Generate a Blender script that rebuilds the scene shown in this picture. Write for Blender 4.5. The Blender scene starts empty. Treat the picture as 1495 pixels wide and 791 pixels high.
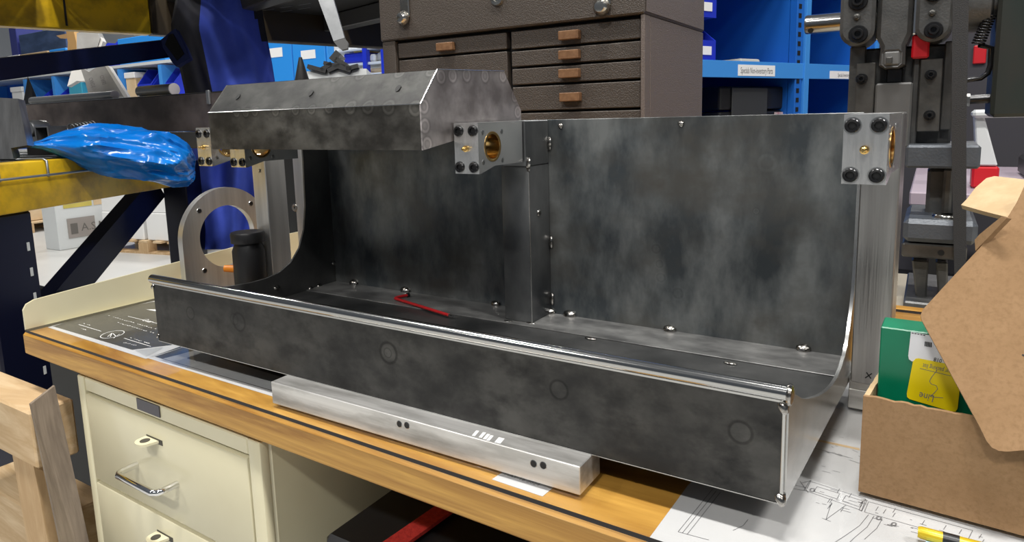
import bpy, bmesh, math, random
from mathutils import Vector, Matrix, noise
random.seed(7)
SC = bpy.context.scene
COL = SC.collection

# ------------------------------------------------------------------ camera
CAM = (0.8257891, -0.46367194, 0.27104671)
YAW, PITCH, ROLL = [math.radians(a) for a in (31.93106733, -8.40325824, -1.49940259)]
FPX, CX, CY, W, H = 982.6624, 747.5, 315.9435, 1495.0, 791.0
cyw, syw, cpt, spt, crl, srl = math.cos(YAW), math.sin(YAW), math.cos(PITCH), math.sin(PITCH), math.cos(ROLL), math.sin(ROLL)
FWD = Vector((-syw * cpt, cyw * cpt, spt))
_r = Vector((cyw, syw, 0)); _u = _r.cross(FWD)
RGT = crl * _r + srl * _u
UPV = -srl * _r + crl * _u
C0 = Vector(CAM)
cam = bpy.data.cameras.new('camera'); cam_o = bpy.data.objects.new('camera', cam); COL.objects.link(cam_o)
cam.sensor_width = 36; cam.sensor_fit = 'HORIZONTAL'; cam.lens = FPX / W * 36
cam.shift_x = (W / 2 - CX) / W; cam.shift_y = -(H / 2 - CY) / W
cam.clip_start = 0.02; cam.clip_end = 200
cam_o.matrix_world = Matrix(((RGT.x, UPV.x, -FWD.x, C0.x), (RGT.y, UPV.y, -FWD.y, C0.y), (RGT.z, UPV.z, -FWD.z, C0.z), (0, 0, 0, 1)))
SC.camera = cam_o

def at(px, py, x=None, y=None, z=None, d=None):
    """the point on a chosen plane (or at a chosen distance) that the photograph shows at a pixel"""
    r = RGT * ((px - CX) / FPX) - UPV * ((py - CY) / FPX) + FWD
    if x is not None: t = (x - C0.x) / r.x
    elif y is not None: t = (y - C0.y) / r.y
    elif z is not None: t = (z - C0.z) / r.z
    else: t = d
    return C0 + r * t

# ------------------------------------------------------------------ world, lights, exposure
SC.view_settings.view_transform = 'Standard'; SC.view_settings.look = 'None'
SC.view_settings.exposure = -0.45; SC.view_settings.gamma = 1.0
SC.view_settings.use_curve_mapping = False
wd = bpy.data.worlds.new('world'); SC.world = wd; wd.use_nodes = True
wd.node_tree.nodes['Background'].inputs[0].default_value = (0.80, 0.88, 1.0, 1)
wd.node_tree.nodes['Background'].inputs[1].default_value = 0.17
FLOOR_Z = -0.92
def high_bay(x, y, power, sx=1.1, sy=0.35, z=5.2, aim=None):
    l = bpy.data.lights.new('high_bay_light', 'AREA'); l.shape = 'RECTANGLE'; l.size = sx; l.size_y = sy
    l.energy = power; l.color = (1.0, 0.975, 0.93)
    o = bpy.data.objects.new('high_bay_light', l); COL.objects.link(o); o.location = (x, y, z)
    return o
for (x, y, p) in ((0.75, -0.7, 300), (0.9, -4.6, 330), (4.4, -0.7, 330), (-3.0, -0.7, 200), (-3.2, -4.6, 160), (5.0, -4.6, 170), (0.6, 3.2, 130),
                  (-7.0, 2.4, 280), (-9.0, 6.2, 250), (-4.5, 6.6, 260), (1.5, 6.4, 230)):
    high_bay(x, y, p)

# ------------------------------------------------------------------ helpers
ORG = {}
def tag(o, label=None, cat=None, group=None, kind=None):
    if label: o['label'] = label
    if cat: o['category'] = cat
    if group: o['group'] = group
    if kind: o['kind'] = kind
    return o
def thing(name, loc, label, cat, group=None):
    o = bpy.data.objects.new(name, None); COL.objects.link(o)
    o.location = loc; o.empty_display_size = 0.02; ORG[o] = Vector(loc)
    return tag(o, label, cat, group)
def mesh_obj(name, me, mat, parent=None, origin=None):
    o = bpy.data.objects.new(name, me); COL.objects.link(o)
    mats = mat if isinstance(mat, (list, tuple)) else [mat]
    if not me.materials:
        for m in mats: me.materials.append(m)
    if parent is not None:
        o.parent = parent; ORG[o] = ORG[parent].copy()
    else:
        o.location = origin or (0, 0, 0); ORG[o] = Vector(origin or (0, 0, 0))
    return o
class MB:
    """collects shapes in world coordinates; build() links them as one mesh object"""
    def __init__(s, M=None): s.bm = bmesh.new(); s.M = M or Matrix.Identity(4); s.mi = 0
    def _v(s, p): return s.bm.verts.new(s.M @ Vector(p))
    def _f(s, vs):
        try:
            f = s.bm.faces.new(vs); f.material_index = s.mi; return f
        except ValueError: return None
    def box(s, x0, x1, y0, y1, z0, z1, bev=0, seg=1):
        v = [s._v((x, y, z)) for z in (z0, z1) for (x, y) in ((x0, y0), (x1, y0), (x1, y1), (x0, y1))]
        fs = [s._f([v[i] for i in q]) for q in ((3, 2, 1, 0), (4, 5, 6, 7), (0, 1, 5, 4), (1, 2, 6, 5), (2, 3, 7, 6), (3, 0, 4, 7))]
        if bev:
            es = list({e for f in fs for e in f.edges})
            r = bmesh.ops.bevel(s.bm, geom=es, offset=bev, segments=seg, affect='EDGES', profile=0.5)
            for f in r['faces']: f.material_index = s.mi
        return s
    def hexa(s, p8, bev=0):
        v = [s._v(p) for p in p8]
        fs = [s._f([v[i] for i in q]) for q in ((3, 2, 1, 0), (4, 5, 6, 7), (0, 1, 5, 4), (1, 2, 6, 5), (2, 3, 7, 6), (3, 0, 4, 7))]
        if bev: bmesh.ops.bevel(s.bm, geom=list({e for f in fs for e in f.edges}), offset=bev, segments=1, affect='EDGES')
        return s
    def prism(s, poly, a, b, axis='x', bev=0):
        def P(u, v, w):
            return {'x': (w, u, v), 'y': (u, w, v), 'z': (u, v, w)}[axis]
        A = [s._v(P(u, v, a)) for u, v in poly]; B = [s._v(P(u, v, b)) for u, v in poly]
        n = len(poly); fs = [s._f(A), s._f(B[::-1])]
        for i in range(n): fs.append(s._f([A[i], A[(i + 1) % n], B[(i + 1) % n], B[i]]))
        fs = [f for f in fs if f]
        bmesh.ops.recalc_face_normals(s.bm, faces=fs)
        if bev:
            es = [e for e in {e for f in fs for e in f.edges} if e.calc_face_angle(0) > 0.5]
            bmesh.ops.bevel(s.bm, geom=es, offset=bev, segments=1, affect='EDGES')
        return s
    def slab(s, pts, off):
        """a polygon of 3-D points given a thickness along a vector"""
        off = Vector(off); A = [s._v(p) for p in pts]; B = [s._v(Vector(p) + off) for p in pts]; n = len(pts)
        fs = [s._f(A), s._f(B[::-1])] + [s._f([A[i], A[(i + 1) % n], B[(i + 1) % n], B[i]]) for i in range(n)]
        bmesh.ops.recalc_face_normals(s.bm, faces=[f for f in fs if f]); return s
    def tube(s, p0, p1, r0, r1=None, n=16, cap=True):
        return s.path([p0, p1], [r0, r1 if r1 is not None else r0], n, cap)
    def path(s, pts, r, n=10, cap=True):
        pts = [Vector(p) for p in pts]; rs = r if isinstance(r, (list, tuple)) else [r] * len(pts)
        rings = []; ref = None
        for i, p in enumerate(pts):
            t = (pts[min(i + 1, len(pts) - 1)] - pts[max(i - 1, 0)]).normalized()
            if ref is None: ref = Vector((0, 0, 1)) if abs(t.z) < 0.9 else Vector((1, 0, 0))
            u = (ref - t * ref.dot(t)).normalized(); w = t.cross(u); ref = u
            rings.append([s._v(p + (u * math.cos(a) + w * math.sin(a)) * rs[i]) for a in [2 * math.pi * k / n for k in range(n)]])
        for a, b in zip(rings, rings[1:]):
            for k in range(n): s._f([a[k], a[(k + 1) % n], b[(k + 1) % n], b[k]])
        if cap:
            s._f(rings[0][::-1]); s._f(rings[-1])
        return s
    def lathe(s, prof, c=(0, 0, 0), axis=(0, 0, 1), n=24, close=False):
        ax = Vector(axis).normalized(); ref = Vector((0, 0, 1)) if abs(ax.z) < 0.9 else Vector((1, 0, 0))
        u = (ref - ax * ref.dot(ax)).normalized(); w = ax.cross(u); c = Vector(c); rings = []
        for (r, h) in prof:
            if r < 1e-7: rings.append([s._v(c + ax * h)])
            else: rings.append([s._v(c + ax * h + (u * math.cos(a) + w * math.sin(a)) * r) for a in [2 * math.pi * k / n for k in range(n)]])
        pr = list(zip(rings, rings[1:])) + ([(rings[-1], rings[0])] if close else [])
        for a, b in pr:
            for k in range(n):
                q = [a[k % len(a)], a[(k + 1) % len(a)], b[(k + 1) % len(b)], b[k % len(b)]]
                q2 = []
                for x in q:
                    if x not in q2: q2.append(x)
                if len(q2) > 2: s._f(q2)
        return s
    def grid(s, fn, nu, nv, closed_u=False):
        g = [[s._v(fn(i / (nu if closed_u else nu - 1), j / (nv - 1))) for i in range(nu)] for j in range(nv)]
        for j in range(nv - 1):
            for i in range(nu if closed_u else nu - 1):
                s._f([g[j][i], g[j][(i + 1) % nu], g[j + 1][(i + 1) % nu], g[j + 1][i]])
        return g
    def build(s, name, mat, parent=None, origin=None, smooth=None, recalc=True):
        if recalc: bmesh.ops.recalc_face_normals(s.bm, faces=s.bm.faces[:])
        org = ORG[parent] if parent is not None else Vector(origin or (0, 0, 0))
        bmesh.ops.translate(s.bm, verts=s.bm.verts[:], vec=-org)
        me = bpy.data.meshes.new(name); s.bm.to_mesh(me); s.bm.free()
        o = mesh_obj(name, me, mat, parent, origin)
        if smooth:
            for p in me.polygons: p.use_smooth = True
            me.set_sharp_from_angle(angle=math.radians(smooth))
        return o
def dup_tree(o, loc, label=None, rotz=0, parent=None, group=None):
    c = o.copy(); COL.objects.link(c); ORG[c] = Vector(loc)
    if parent is None:
        c.location = loc; c.rotation_euler = (0, 0, rotz)
        if label: c['label'] = label
        if group: c['group'] = group
    else: c.parent = parent
    for ch in [x for x in bpy.data.objects if x.parent == o and x is not c]: dup_tree(ch, loc, parent=c)
    return c
def stamp(name, src, loc, parent, rot=(0, 0, 0), sc=(1, 1, 1)):
    """another piece sharing a mesh"""
    o = bpy.data.objects.new(name, src); COL.objects.link(o); o.parent = parent
    o.location = Vector(loc) - ORG[parent]; o.rotation_euler = rot; o.scale = sc; ORG[o] = Vector(loc)
    return o
def text_part(name, body, size, origin, ux, uy, mat, parent, lift=0.0004, align='LEFT', squeeze=1.0):
    cu = bpy.data.curves.new('t', 'FONT'); cu.body = body; cu.size = size; cu.align_x = align; cu.resolution_u = 2
    to = bpy.data.objects.new('t', cu); COL.objects.link(to)
    bpy.context.view_layer.update()
    me = bpy.data.meshes.new_from_object(to.evaluated_get(bpy.context.evaluated_depsgraph_get()))
    bpy.data.objects.remove(to); bpy.data.curves.remove(cu)
    ux = Vector(ux).normalized(); uy = Vector(uy).normalized(); n = ux.cross(uy).normalized()
    for v in me.vertices:
        v.co = Vector(origin) + ux * v.co.x * squeeze + uy * v.co.y + n * lift - ORG[parent]
    me.materials.clear()
    return mesh_obj(name, me, mat, parent)
def strokes(name, lines, wid, mat, parent, nrm=(0, 0, 1)):
    """ink lines: thin ribbons lying on a surface"""
    m = MB(); nrm = Vector(nrm).normalized()
    for pl in lines:
        pl = [Vector(p) for p in pl]
        for a, b in zip(pl, pl[1:]):
            t = (b - a)
            if t.length < 1e-7: continue
            sd = t.normalized().cross(nrm) * wid / 2
            m._f([m._v(a - sd), m._v(b - sd), m._v(b + sd), m._v(a + sd)])
    return m.build(name, mat, parent, recalc=False)

# ------------------------------------------------------------------ materials
MATS = {}
def mat(name, base, rough=0.5, metal=0.0, var=None, vscale=(8, 8, 8), vdetail=4, vcontrast=(0.35, 0.65), bump=0, bscale=200, rvar=0, coat=0, ringstyle=0, emit=None, spec=None, marks=None, stretch=None, var2=None, v2scale=(30, 30, 30)):
    m = bpy.data.materials.new(name); m.use_nodes = True; nt = m.node_tree; N = nt.nodes; L = nt.links
    b = N['Principled BSDF']; b.inputs['Base Color'].default_value = (*base, 1); b.inputs['Roughness'].default_value = rough; b.inputs['Metallic'].default_value = metal
    if coat: b.inputs['Coat Weight'].default_value = coat; b.inputs['Coat Roughness'].default_value = 0.12
    if spec is not None: b.inputs['Specular IOR Level'].default_value = spec
    if emit: b.inputs['Emission Color'].default_value = (*emit[0], 1); b.inputs['Emission Strength'].default_value = emit[1]
    geo = N.new('ShaderNodeNewGeometry')
    def noise_fac(scale, detail, lo, hi):
        mp = N.new('ShaderNodeVectorMath'); mp.operation = 'MULTIPLY'; mp.inputs[1].default_value = scale; L.new(geo.outputs['Position'], mp.inputs[0])
        nz = N.new('ShaderNodeTexNoise'); nz.inputs['Scale'].default_value = 1; nz.inputs['Detail'].default_value = detail; nz.inputs['Roughness'].default_value = 0.6
        L.new(mp.outputs[0], nz.inputs['Vector'])
        mr = N.new('ShaderNodeMapRange'); mr.inputs['From Min'].default_value = lo; mr.inputs['From Max'].default_value = hi; L.new(nz.outputs['Fac'], mr.inputs['Value'])
        return mr.outputs['Result']
    col = None
    if var:
        f = noise_fac(vscale, vdetail, *vcontrast)
        mx = N.new('ShaderNodeMix'); mx.data_type = 'RGBA'; L.new(f, mx.inputs['Factor']); mx.inputs['A'].default_value = (*base, 1); mx.inputs['B'].default_value = (*var, 1)
        col = mx.outputs['Result']
        if rvar:
            ra = N.new('ShaderNodeMapRange'); ra.inputs['To Min'].default_value = rough; ra.inputs['To Max'].default_value = rough + rvar; L.new(f, ra.inputs['Value']); L.new(ra.outputs['Result'], b.inputs['Roughness'])
    if var2:
        f = noise_fac(v2scale, 5, 0.45, 0.7)
        mx = N.new('ShaderNodeMix'); mx.data_type = 'RGBA'; L.new(f, mx.inputs['Factor'])
        if col: L.new(col, mx.inputs['A'])
        else: mx.inputs['A'].default_value = (*base, 1)
        mx.inputs['B'].default_value = (*var2, 1); col = mx.outputs['Result']
    if marks:                                                    # round heat marks left by tack welds: stains with a shape of their own
        tot = None
        for (c, rad, k) in marks:
            d = N.new('ShaderNodeVectorMath'); d.operation = 'DISTANCE'; L.new(geo.outputs['Position'], d.inputs[0]); d.inputs[1].default_value = c
            mr = N.new('ShaderNodeMapRange'); mr.inputs['From Max'].default_value = rad * 1.5; L.new(d.outputs['Value'], mr.inputs['Value'])
            cr = N.new('ShaderNodeValToRGB'); e = cr.color_ramp.elements
            e[0].position = 0; e[0].color = (.72, .72, .72, 1); e[1].position = 1; e[1].color = (.5, .5, .5, 1)
            for pos, val in (((.22, .62), (.38, .45), (.50, .95), (.62, .80), (.74, .22), (.86, .40)) if not ringstyle else ((.1, .60), (.42, .60), (.52, .56), (.58, .12), (.66, .12), (.76, .48))):
                q = e.new(pos); q.color = (val, val, val, 1)
            L.new(mr.outputs['Result'], cr.inputs['Fac'])
            a = N.new('ShaderNodeMath'); a.operation = 'MULTIPLY_ADD'; L.new(cr.outputs['Color'], a.inputs[0]); a.inputs[1].default_value = k; a.inputs[2].default_value = -0.5 * k
            if tot is None: tot = a.outputs[0]
            else:
                s = N.new('ShaderNodeMath'); s.operation = 'ADD'; L.new(tot, s.inputs[0]); L.new(a.outputs[0], s.inputs[1]); tot = s.outputs[0]
        a = N.new('ShaderNodeMath'); a.operation = 'ADD'; a.use_clamp = False; L.new(tot, a.inputs[0]); a.inputs[1].default_value = 1
        vm = N.new('ShaderNodeVectorMath'); vm.operation = 'SCALE'
        if col: L.new(col, vm.inputs[0])
        else: vm.inputs[0].default_value = base
        L.new(a.outputs[0], vm.inputs['Scale']); col = vm.outputs[0]
    if col: L.new(col, b.inputs['Base Color'])
    if bump:
        nz = N.new('ShaderNodeTexNoise'); nz.inputs['Scale'].default_value = bscale; nz.inputs['Detail'].default_value = 3
        if stretch:
            mp = N.new('ShaderNodeVectorMath'); mp.operation = 'MULTIPLY'; mp.inputs[1].default_value = stretch; L.new(geo.outputs['Position'], mp.inputs[0]); L.new(mp.outputs[0], nz.inputs['Vector'])
        else: L.new(geo.outputs['Position'], nz.inputs['Vector'])
        bp = N.new('ShaderNodeBump'); bp.inputs['Strength'].default_value = bump; bp.inputs['Distance'].default_value = 0.002
        L.new(nz.outputs['Fac'], bp.inputs['Height']); L.new(bp.outputs['Normal'], b.inputs['Normal'])
    MATS[name] = m
    return m
def wood(name, a, b, scale, rings=14.0, axis='X', rough=0.45, coat=0.0):
    m = bpy.data.materials.new(name); m.use_nodes = True; nt = m.node_tree; N = nt.nodes; L = nt.links
    p = N['Principled BSDF']; p.inputs['Roughness'].default_value = rough
    if coat: p.inputs['Coat Weight'].default_value = coat; p.inputs['Coat Roughness'].default_value = 0.15
    geo = N.new('ShaderNodeNewGeometry'); mp = N.new('ShaderNodeVectorMath'); mp.operation = 'MULTIPLY'; mp.inputs[1].default_value = scale
    L.new(geo.outputs['Position'], mp.inputs[0])
    wv = N.new('ShaderNodeTexNoise'); wv.inputs['Scale'].default_value = 1.0; wv.inputs['Detail'].default_value = 6; wv.inputs['Roughness'].default_value = 0.65; wv.inputs['Distortion'].default_value = 0.6
    L.new(mp.outputs[0], wv.inputs['Vector'])
    mu = N.new('ShaderNodeMath'); mu.operation = 'MULTIPLY'; mu.inputs[1].default_value = rings; L.new(wv.outputs['Fac'], mu.inputs[0])
    fr = N.new('ShaderNodeMath'); fr.operation = 'PINGPONG'; fr.inputs[1].default_value = 1.0; L.new(mu.outputs[0], fr.inputs[0])
    n2 = N.new('ShaderNodeTexNoise'); n2.inputs['Scale'].default_value = 6; n2.inputs['Detail'].default_value = 5
    L.new(mp.outputs[0], n2.inputs['Vector'])
    av = N.new('ShaderNodeMath'); av.operation = 'MULTIPLY'; L.new(fr.outputs[0], av.inputs[0]); L.new(n2.outputs['Fac'], av.inputs[1])
    mr = N.new('ShaderNodeMapRange'); mr.inputs['From Min'].default_value = 0.0; mr.inputs['From Max'].default_value = 0.7; L.new(av.outputs[0], mr.inputs['Value'])
    mx = N.new('ShaderNodeMix'); mx.data_type = 'RGBA'; mx.inputs['A'].default_value = (*a, 1); mx.inputs['B'].default_value = (*b, 1)
    L.new(mr.outputs['Result'], mx.inputs['Factor']); L.new(mx.outputs['Result'], p.inputs['Base Color'])
    bp = N.new('ShaderNodeBump'); bp.inputs['Strength'].default_value = 0.12; bp.inputs['Distance'].default_value = 0.001; L.new(av.outputs[0], bp.inputs['Height']); L.new(bp.outputs['Normal'], p.inputs['Normal'])
    return m
def clear_sheet(name, tint, gloss_rough):
    m = bpy.data.materials.new(name); m.use_nodes = True; nt = m.node_tree; N = nt.nodes; L = nt.links
    for n in list(N): N.remove(n)
    out = N.new('ShaderNodeOutputMaterial'); tr = N.new('ShaderNodeBsdfTransparent'); tr.inputs[0].default_value = (*tint, 1)
    gl = N.new('ShaderNodeBsdfGlossy'); gl.inputs['Roughness'].default_value = gloss_rough
    fr = N.new('ShaderNodeFresnel'); fr.inputs['IOR'].default_value = 1.42; mx = N.new('ShaderNodeMixShader')
    geo = N.new('ShaderNodeNewGeometry'); inv = N.new('ShaderNodeMath'); inv.operation = 'SUBTRACT'; inv.inputs[0].default_value = 1.0; L.new(geo.outputs['Backfacing'], inv.inputs[1])
    mu = N.new('ShaderNodeMath'); mu.operation = 'MULTIPLY'; L.new(fr.outputs[0], mu.inputs[0]); L.new(inv.outputs[0], mu.inputs[1])
    L.new(mu.outputs[0], mx.inputs[0]); L.new(tr.outputs[0], mx.inputs[1]); L.new(gl.outputs[0], mx.inputs[2]); L.new(mx.outputs[0], out.inputs[0])
    return m

STEEL = dict(metal=0.82, rvar=0.14, vdetail=6)
ST_A, ST_B = (0.085, 0.09, 0.097), (0.235, 0.24, 0.24)
steel = mat('raw_steel', ST_A, 0.30, var=ST_B, vscale=(9, 9, 5), bump=0.03, bscale=60, **STEEL)
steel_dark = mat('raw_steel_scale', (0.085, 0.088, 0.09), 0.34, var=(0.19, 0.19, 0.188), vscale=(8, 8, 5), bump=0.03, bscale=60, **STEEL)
steel_edge = mat('sheared_steel_edge', (0.55, 0.55, 0.54), 0.25, 1.0)
alu = mat('milled_aluminium', (0.70, 0.70, 0.69), 0.24, 0.88, var=(0.84, 0.84, 0.83), vscale=(260, 12, 12), bump=0.10, bscale=1, stretch=(900, 60, 60))
alu_v = mat('mill_finish_aluminium', (0.36, 0.35, 0.34), 0.30, 0.95, var=(0.54, 0.53, 0.515), vscale=(60, 60, 2.5), bump=0.08, bscale=1, stretch=(500, 500, 12))
alu_bar = mat('scratched_aluminium', (0.62, 0.61, 0.59), 0.34, 0.72, var=(0.78, 0.77, 0.75), vscale=(3, 160, 160), var2=(0.42, 0.41, 0.39), v2scale=(10, 50, 50), bump=0.06, bscale=1, stretch=(10, 600, 600))
alu_plate = mat('bright_plate_aluminium', (0.58, 0.575, 0.565), 0.30, 0.85, var=(0.76, 0.755, 0.745), vscale=(60, 60, 2.5), bump=0.08, bscale=1, stretch=(500, 500, 12))
rodm = mat('bright_ground_rod', (0.48, 0.48, 0.47), 0.13, 1.0, var=(0.5, 0.5, 0.49), vscale=(3, 900, 900), rvar=.05)
weldm = mat('weld_metal', (0.50, 0.49, 0.47), 0.22, 1.0, var=(0.16, 0.14, 0.12), vscale=(300, 300, 300))
blackox = mat('black_oxide_steel', (0.045, 0.045, 0.047), 0.25, 0.8)
socketm = mat('hex_socket_black', (0.006, 0.006, 0.007), 0.5)
brass = mat('brass', (0.80, 0.55, 0.20), 0.22, 1.0, var=(0.65, 0.42, 0.14), vscale=(200, 200, 200))
bronze = mat('bronze_bushing', (0.62, 0.36, 0.12), 0.20, 1.0, var=(0.8, 0.55, 0.22), vscale=(40, 500, 40))
card = mat('corrugated_cardboard', (0.275, 0.160, 0.074), 0.85, var=(0.31, 0.185, 0.090), vscale=(40, 40, 40), var2=(0.245, 0.142, 0.064), v2scale=(300, 300, 300), bump=0.08, bscale=300)
card_in = mat('cardboard_inner', (0.46, 0.32, 0.175), 0.85, var=(0.52, 0.38, 0.22), vscale=(80, 80, 80))
flute = mat('cardboard_flute', (0.22, 0.135, 0.07), 0.9)
ink = mat('black_ink', (0.012, 0.012, 0.014), 0.6)
ink_soft = mat('pencil_line', (0.16, 0.16, 0.17), 0.7)
paper = mat('white_paper', (0.58, 0.58, 0.59), 0.7, var=(0.51, 0.515, 0.53), vscale=(6, 6, 6))
paper_dark = mat('charcoal_print', (0.050, 0.049, 0.046), 0.45, var=(0.075, 0.073, 0.067), vscale=(9, 9, 9))
paper_grey = mat('grey_print', (0.36, 0.37, 0.385), 0.6, var=(0.42, 0.43, 0.44), vscale=(20, 20, 20))
white = mat('white_print', (0.85, 0.85, 0.85), 0.6)
cream = mat('cream_enamel', (0.66, 0.615, 0.43), 0.28, var=(0.615, 0.565, 0.385), vscale=(5, 5, 5), coat=0.25)
bench_wood = wood('bench_maple', (0.30, 0.135, 0.018), (0.58, 0.325, 0.066), (1.6, 11, 40), rings=7, rough=0.42, coat=0.08)
pale_wood = wood('pallet_pine', (0.46, 0.30, 0.15), (0.68, 0.50, 0.30), (9, 9, 2), rings=8, rough=0.7)
pine_x = wood('pallet_pine_lengthwise', (0.50, 0.34, 0.18), (0.72, 0.56, 0.36), (2, 14, 14), rings=8, rough=0.7)
grey_wood = wood('weathered_board', (0.13, 0.10, 0.075), (0.27, 0.215, 0.16), (14, 14, 2), rings=10, rough=0.85)
chrome = mat('chrome', (0.75, 0.75, 0.75), 0.08, 1.0)
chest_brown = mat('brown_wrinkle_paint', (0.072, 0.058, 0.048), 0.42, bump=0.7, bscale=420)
chest_lit = mat('brown_wrinkle_paint_lit', (0.15, 0.122, 0.108), 0.42, bump=0.7, bscale=420)  # lighter copy of the chest paint, light from the right in its colour
chest_black = mat('recess_black', (0.006, 0.006, 0.006), 0.6)
leather = mat('brown_drawer_pull', (0.17, 0.085, 0.04), 0.4, var=(0.24, 0.13, 0.065), vscale=(100, 100, 100))
nickel = mat('nickel_plate', (0.62, 0.60, 0.55), 0.18, 1.0)
blue_shelf = mat('shelf_blue', (0.012, 0.13, 0.52), 0.42)
blue_lip = mat('shelf_blue_lip', (0.05, 0.27, 0.72), 0.40)
blue_cab = mat('cabinet_sky_blue', (0.02, 0.27, 0.78), 0.45)
bin_blue = mat('bin_blue_plastic', (0.015, 0.035, 0.50), 0.35)
navy = mat('rack_navy_paint', (0.003, 0.0045, 0.020), 0.32)
navy_bar = mat('rack_brace_navy', (0.004, 0.007, 0.045), 0.35)
yellow = mat('rack_yellow_paint', (0.78, 0.50, 0.01), 0.32, var=(0.70, 0.42, 0.008), vscale=(6, 6, 6), var2=(0.35, 0.22, 0.01), v2scale=(12, 12, 12))
blackp = mat('black_plastic', (0.010, 0.010, 0.011), 0.38)
black_metal = mat('dark_rack_metal', (0.014, 0.013, 0.012), 0.5)
iron = mat('cast_iron_paint', (0.065, 0.066, 0.066), 0.38, 0.3, var=(0.10, 0.10, 0.098), vscale=(20, 20, 20), bump=0.25, bscale=260)
iron_blue = mat('cast_iron_blue_grey', (0.075, 0.085, 0.10), 0.42, 0.3, var=(0.10, 0.11, 0.125), vscale=(25, 25, 25), bump=0.25, bscale=260)
iron_plate = mat('ground_iron_plate', (0.10, 0.098, 0.092), 0.35, 0.7, var=(0.16, 0.155, 0.145), vscale=(30, 30, 30))
beltm = mat('ribbed_black_belt', (0.020, 0.020, 0.021), 0.65, bump=0.4, bscale=1, stretch=(500, 500, 900))
guard_green = mat('dark_green_guard', (0.022, 0.034, 0.030), 0.38, 0.3, var=(0.045, 0.040, 0.035), vscale=(6, 6, 3))
red = mat('red_plastic', (0.55, 0.010, 0.018), 0.4)
red_coat = mat('red_vinyl_coating', (0.42, 0.012, 0.016), 0.35)
red_web = mat('red_webbing', (0.35, 0.015, 0.012), 0.75, var=(0.5, 0.03, 0.02), vscale=(200, 200, 200), bump=0.4, bscale=500)
orange = mat('orange_plastic', (0.80, 0.25, 0.01), 0.35)
green_card = mat('green_carton', (0.0, 0.155, 0.075), 0.28, var=(0.0, 0.175, 0.085), vscale=(20, 20, 20))
yellow_label = mat('yellow_sticker', (0.85, 0.66, 0.0), 0.5)
white_label = mat('white_sticker', (0.78, 0.79, 0.82), 0.5)
jacket_navy = mat('navy_twill', (0.010, 0.011, 0.020), 0.85, var=(0.018, 0.018, 0.026), vscale=(30, 30, 30))
jacket_blue = mat('royal_blue_twill', (0.045, 0.085, 0.55), 0.8, var=(0.06, 0.11, 0.62), vscale=(14, 14, 14))
velcro = mat('black_velcro', (0.006, 0.006, 0.007), 0.95)
floor_m = mat('polished_concrete', (0.46, 0.46, 0.445), 0.30, var=(0.54, 0.535, 0.515), vscale=(1.2, 1.2, 1.2), vdetail=7)
wall_m = mat('warehouse_wall_panel', (0.62, 0.64, 0.66), 0.6)
tan_box = mat('tan_carton', (0.58, 0.42, 0.24), 0.8, var=(0.66, 0.50, 0.31), vscale=(6, 6, 6))
white_box = mat('white_carton', (0.78, 0.78, 0.77), 0.6)
grey_paper = mat('grey_sack_paper', (0.30, 0.30, 0.30), 0.6, var=(0.36, 0.36, 0.36), vscale=(30, 30, 30))
mauve = mat('mauve_grey_laminate', (0.34, 0.28, 0.33), 0.5)
offwhite = mat('off_white_paint', (0.62, 0.64, 0.64), 0.4)
grey_metal = mat('galvanised_strap', (0.42, 0.43, 0.44), 0.38, 0.85, var=(0.33, 0.34, 0.35), vscale=(30, 30, 30))
wire_grey = mat('zinc_wire', (0.33, 0.34, 0.35), 0.35, 0.9)
acrylic = clear_sheet('clear_acrylic', (0.985, 0.985, 0.98), 0.06)
acr_edge = mat('acrylic_dark_edge', (0.012, 0.009, 0.009), 0.5)  # darkness from internal reflection put into the edge colour
bag_m = mat('blue_poly_bag', (0.0, 0.14, 0.58), 0.24, var=(0.004, 0.22, 0.72), vscale=(9, 9, 9))
bag_m.node_tree.nodes['Principled BSDF'].inputs['Transmission Weight'].default_value = 0.15
screen_blue = mat('pale_blue_card', (0.45, 0.65, 0.80), 0.4)

# ------------------------------------------------------------------ setting
o = MB().box(-26, 12, -8, 16, FLOOR_Z - 0.1, FLOOR_Z).build('floor', floor_m, origin=(0, 0, FLOOR_Z)); tag(o, kind='structure')
o = MB().box(-26, 12, 9.0, 9.2, FLOOR_Z, 6.0).build('wall_back', wall_m, origin=(0, 9, FLOOR_Z)); tag(o, kind='structure')
o = MB().box(-22.2, -22, -8, 9.0, FLOOR_Z, 6.0).build('wall_left', wall_m, origin=(-22, 0, FLOOR_Z)); tag(o, kind='structure')

# ------------------------------------------------------------------ workbench
BY = math.radians(-1.2)
BO = Vector((-0.325, -0.0225, 0))
MBN = Matrix.Translation(BO) @ Matrix.Rotation(BY, 4, 'Z')
WT = -0.0295                                                   # wood surface
bench = thing('workbench', (0.5, 0.3, FLOOR_Z), 'long workbench with thick maple top and cream steel end guard', 'workbench')
m = MB(MBN)
m.prism([(0.004, WT - 0.0378), (0.0, WT - 0.034), (0.0, WT - 0.006), (0.004, WT - 0.0015), (0.009, WT), (0.74, WT), (0.74, WT - 0.0378)], 0.0, 1.95, 'x')
m.build('worktop', bench_wood, bench, smooth=40)
m = MB(MBN)
poly = [(0.004, WT), (0.004, 0.002), (0.009, 0.010), (0.020, 0.0145), (0.10, 0.0195), (0.30, 0.0305), (0.42, 0.038), (0.74, 0.045), (0.74, WT)]
m.prism(poly, -0.0025, 0.001, 'x'); m.box(0.0, 0.012, 0.03, 0.74, WT, WT + 0.0012)
m.build('side_guard', cream, bench, smooth=30)
for (lx, ly) in ((0.02, 0.62), (1.86, 0.06), (1.86, 0.66)):
    MB(MBN).box(lx, lx + 0.05, ly, ly + 0.05, FLOOR_Z, WT - 0.0378, 0.003).build('leg', cream, bench)

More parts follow.
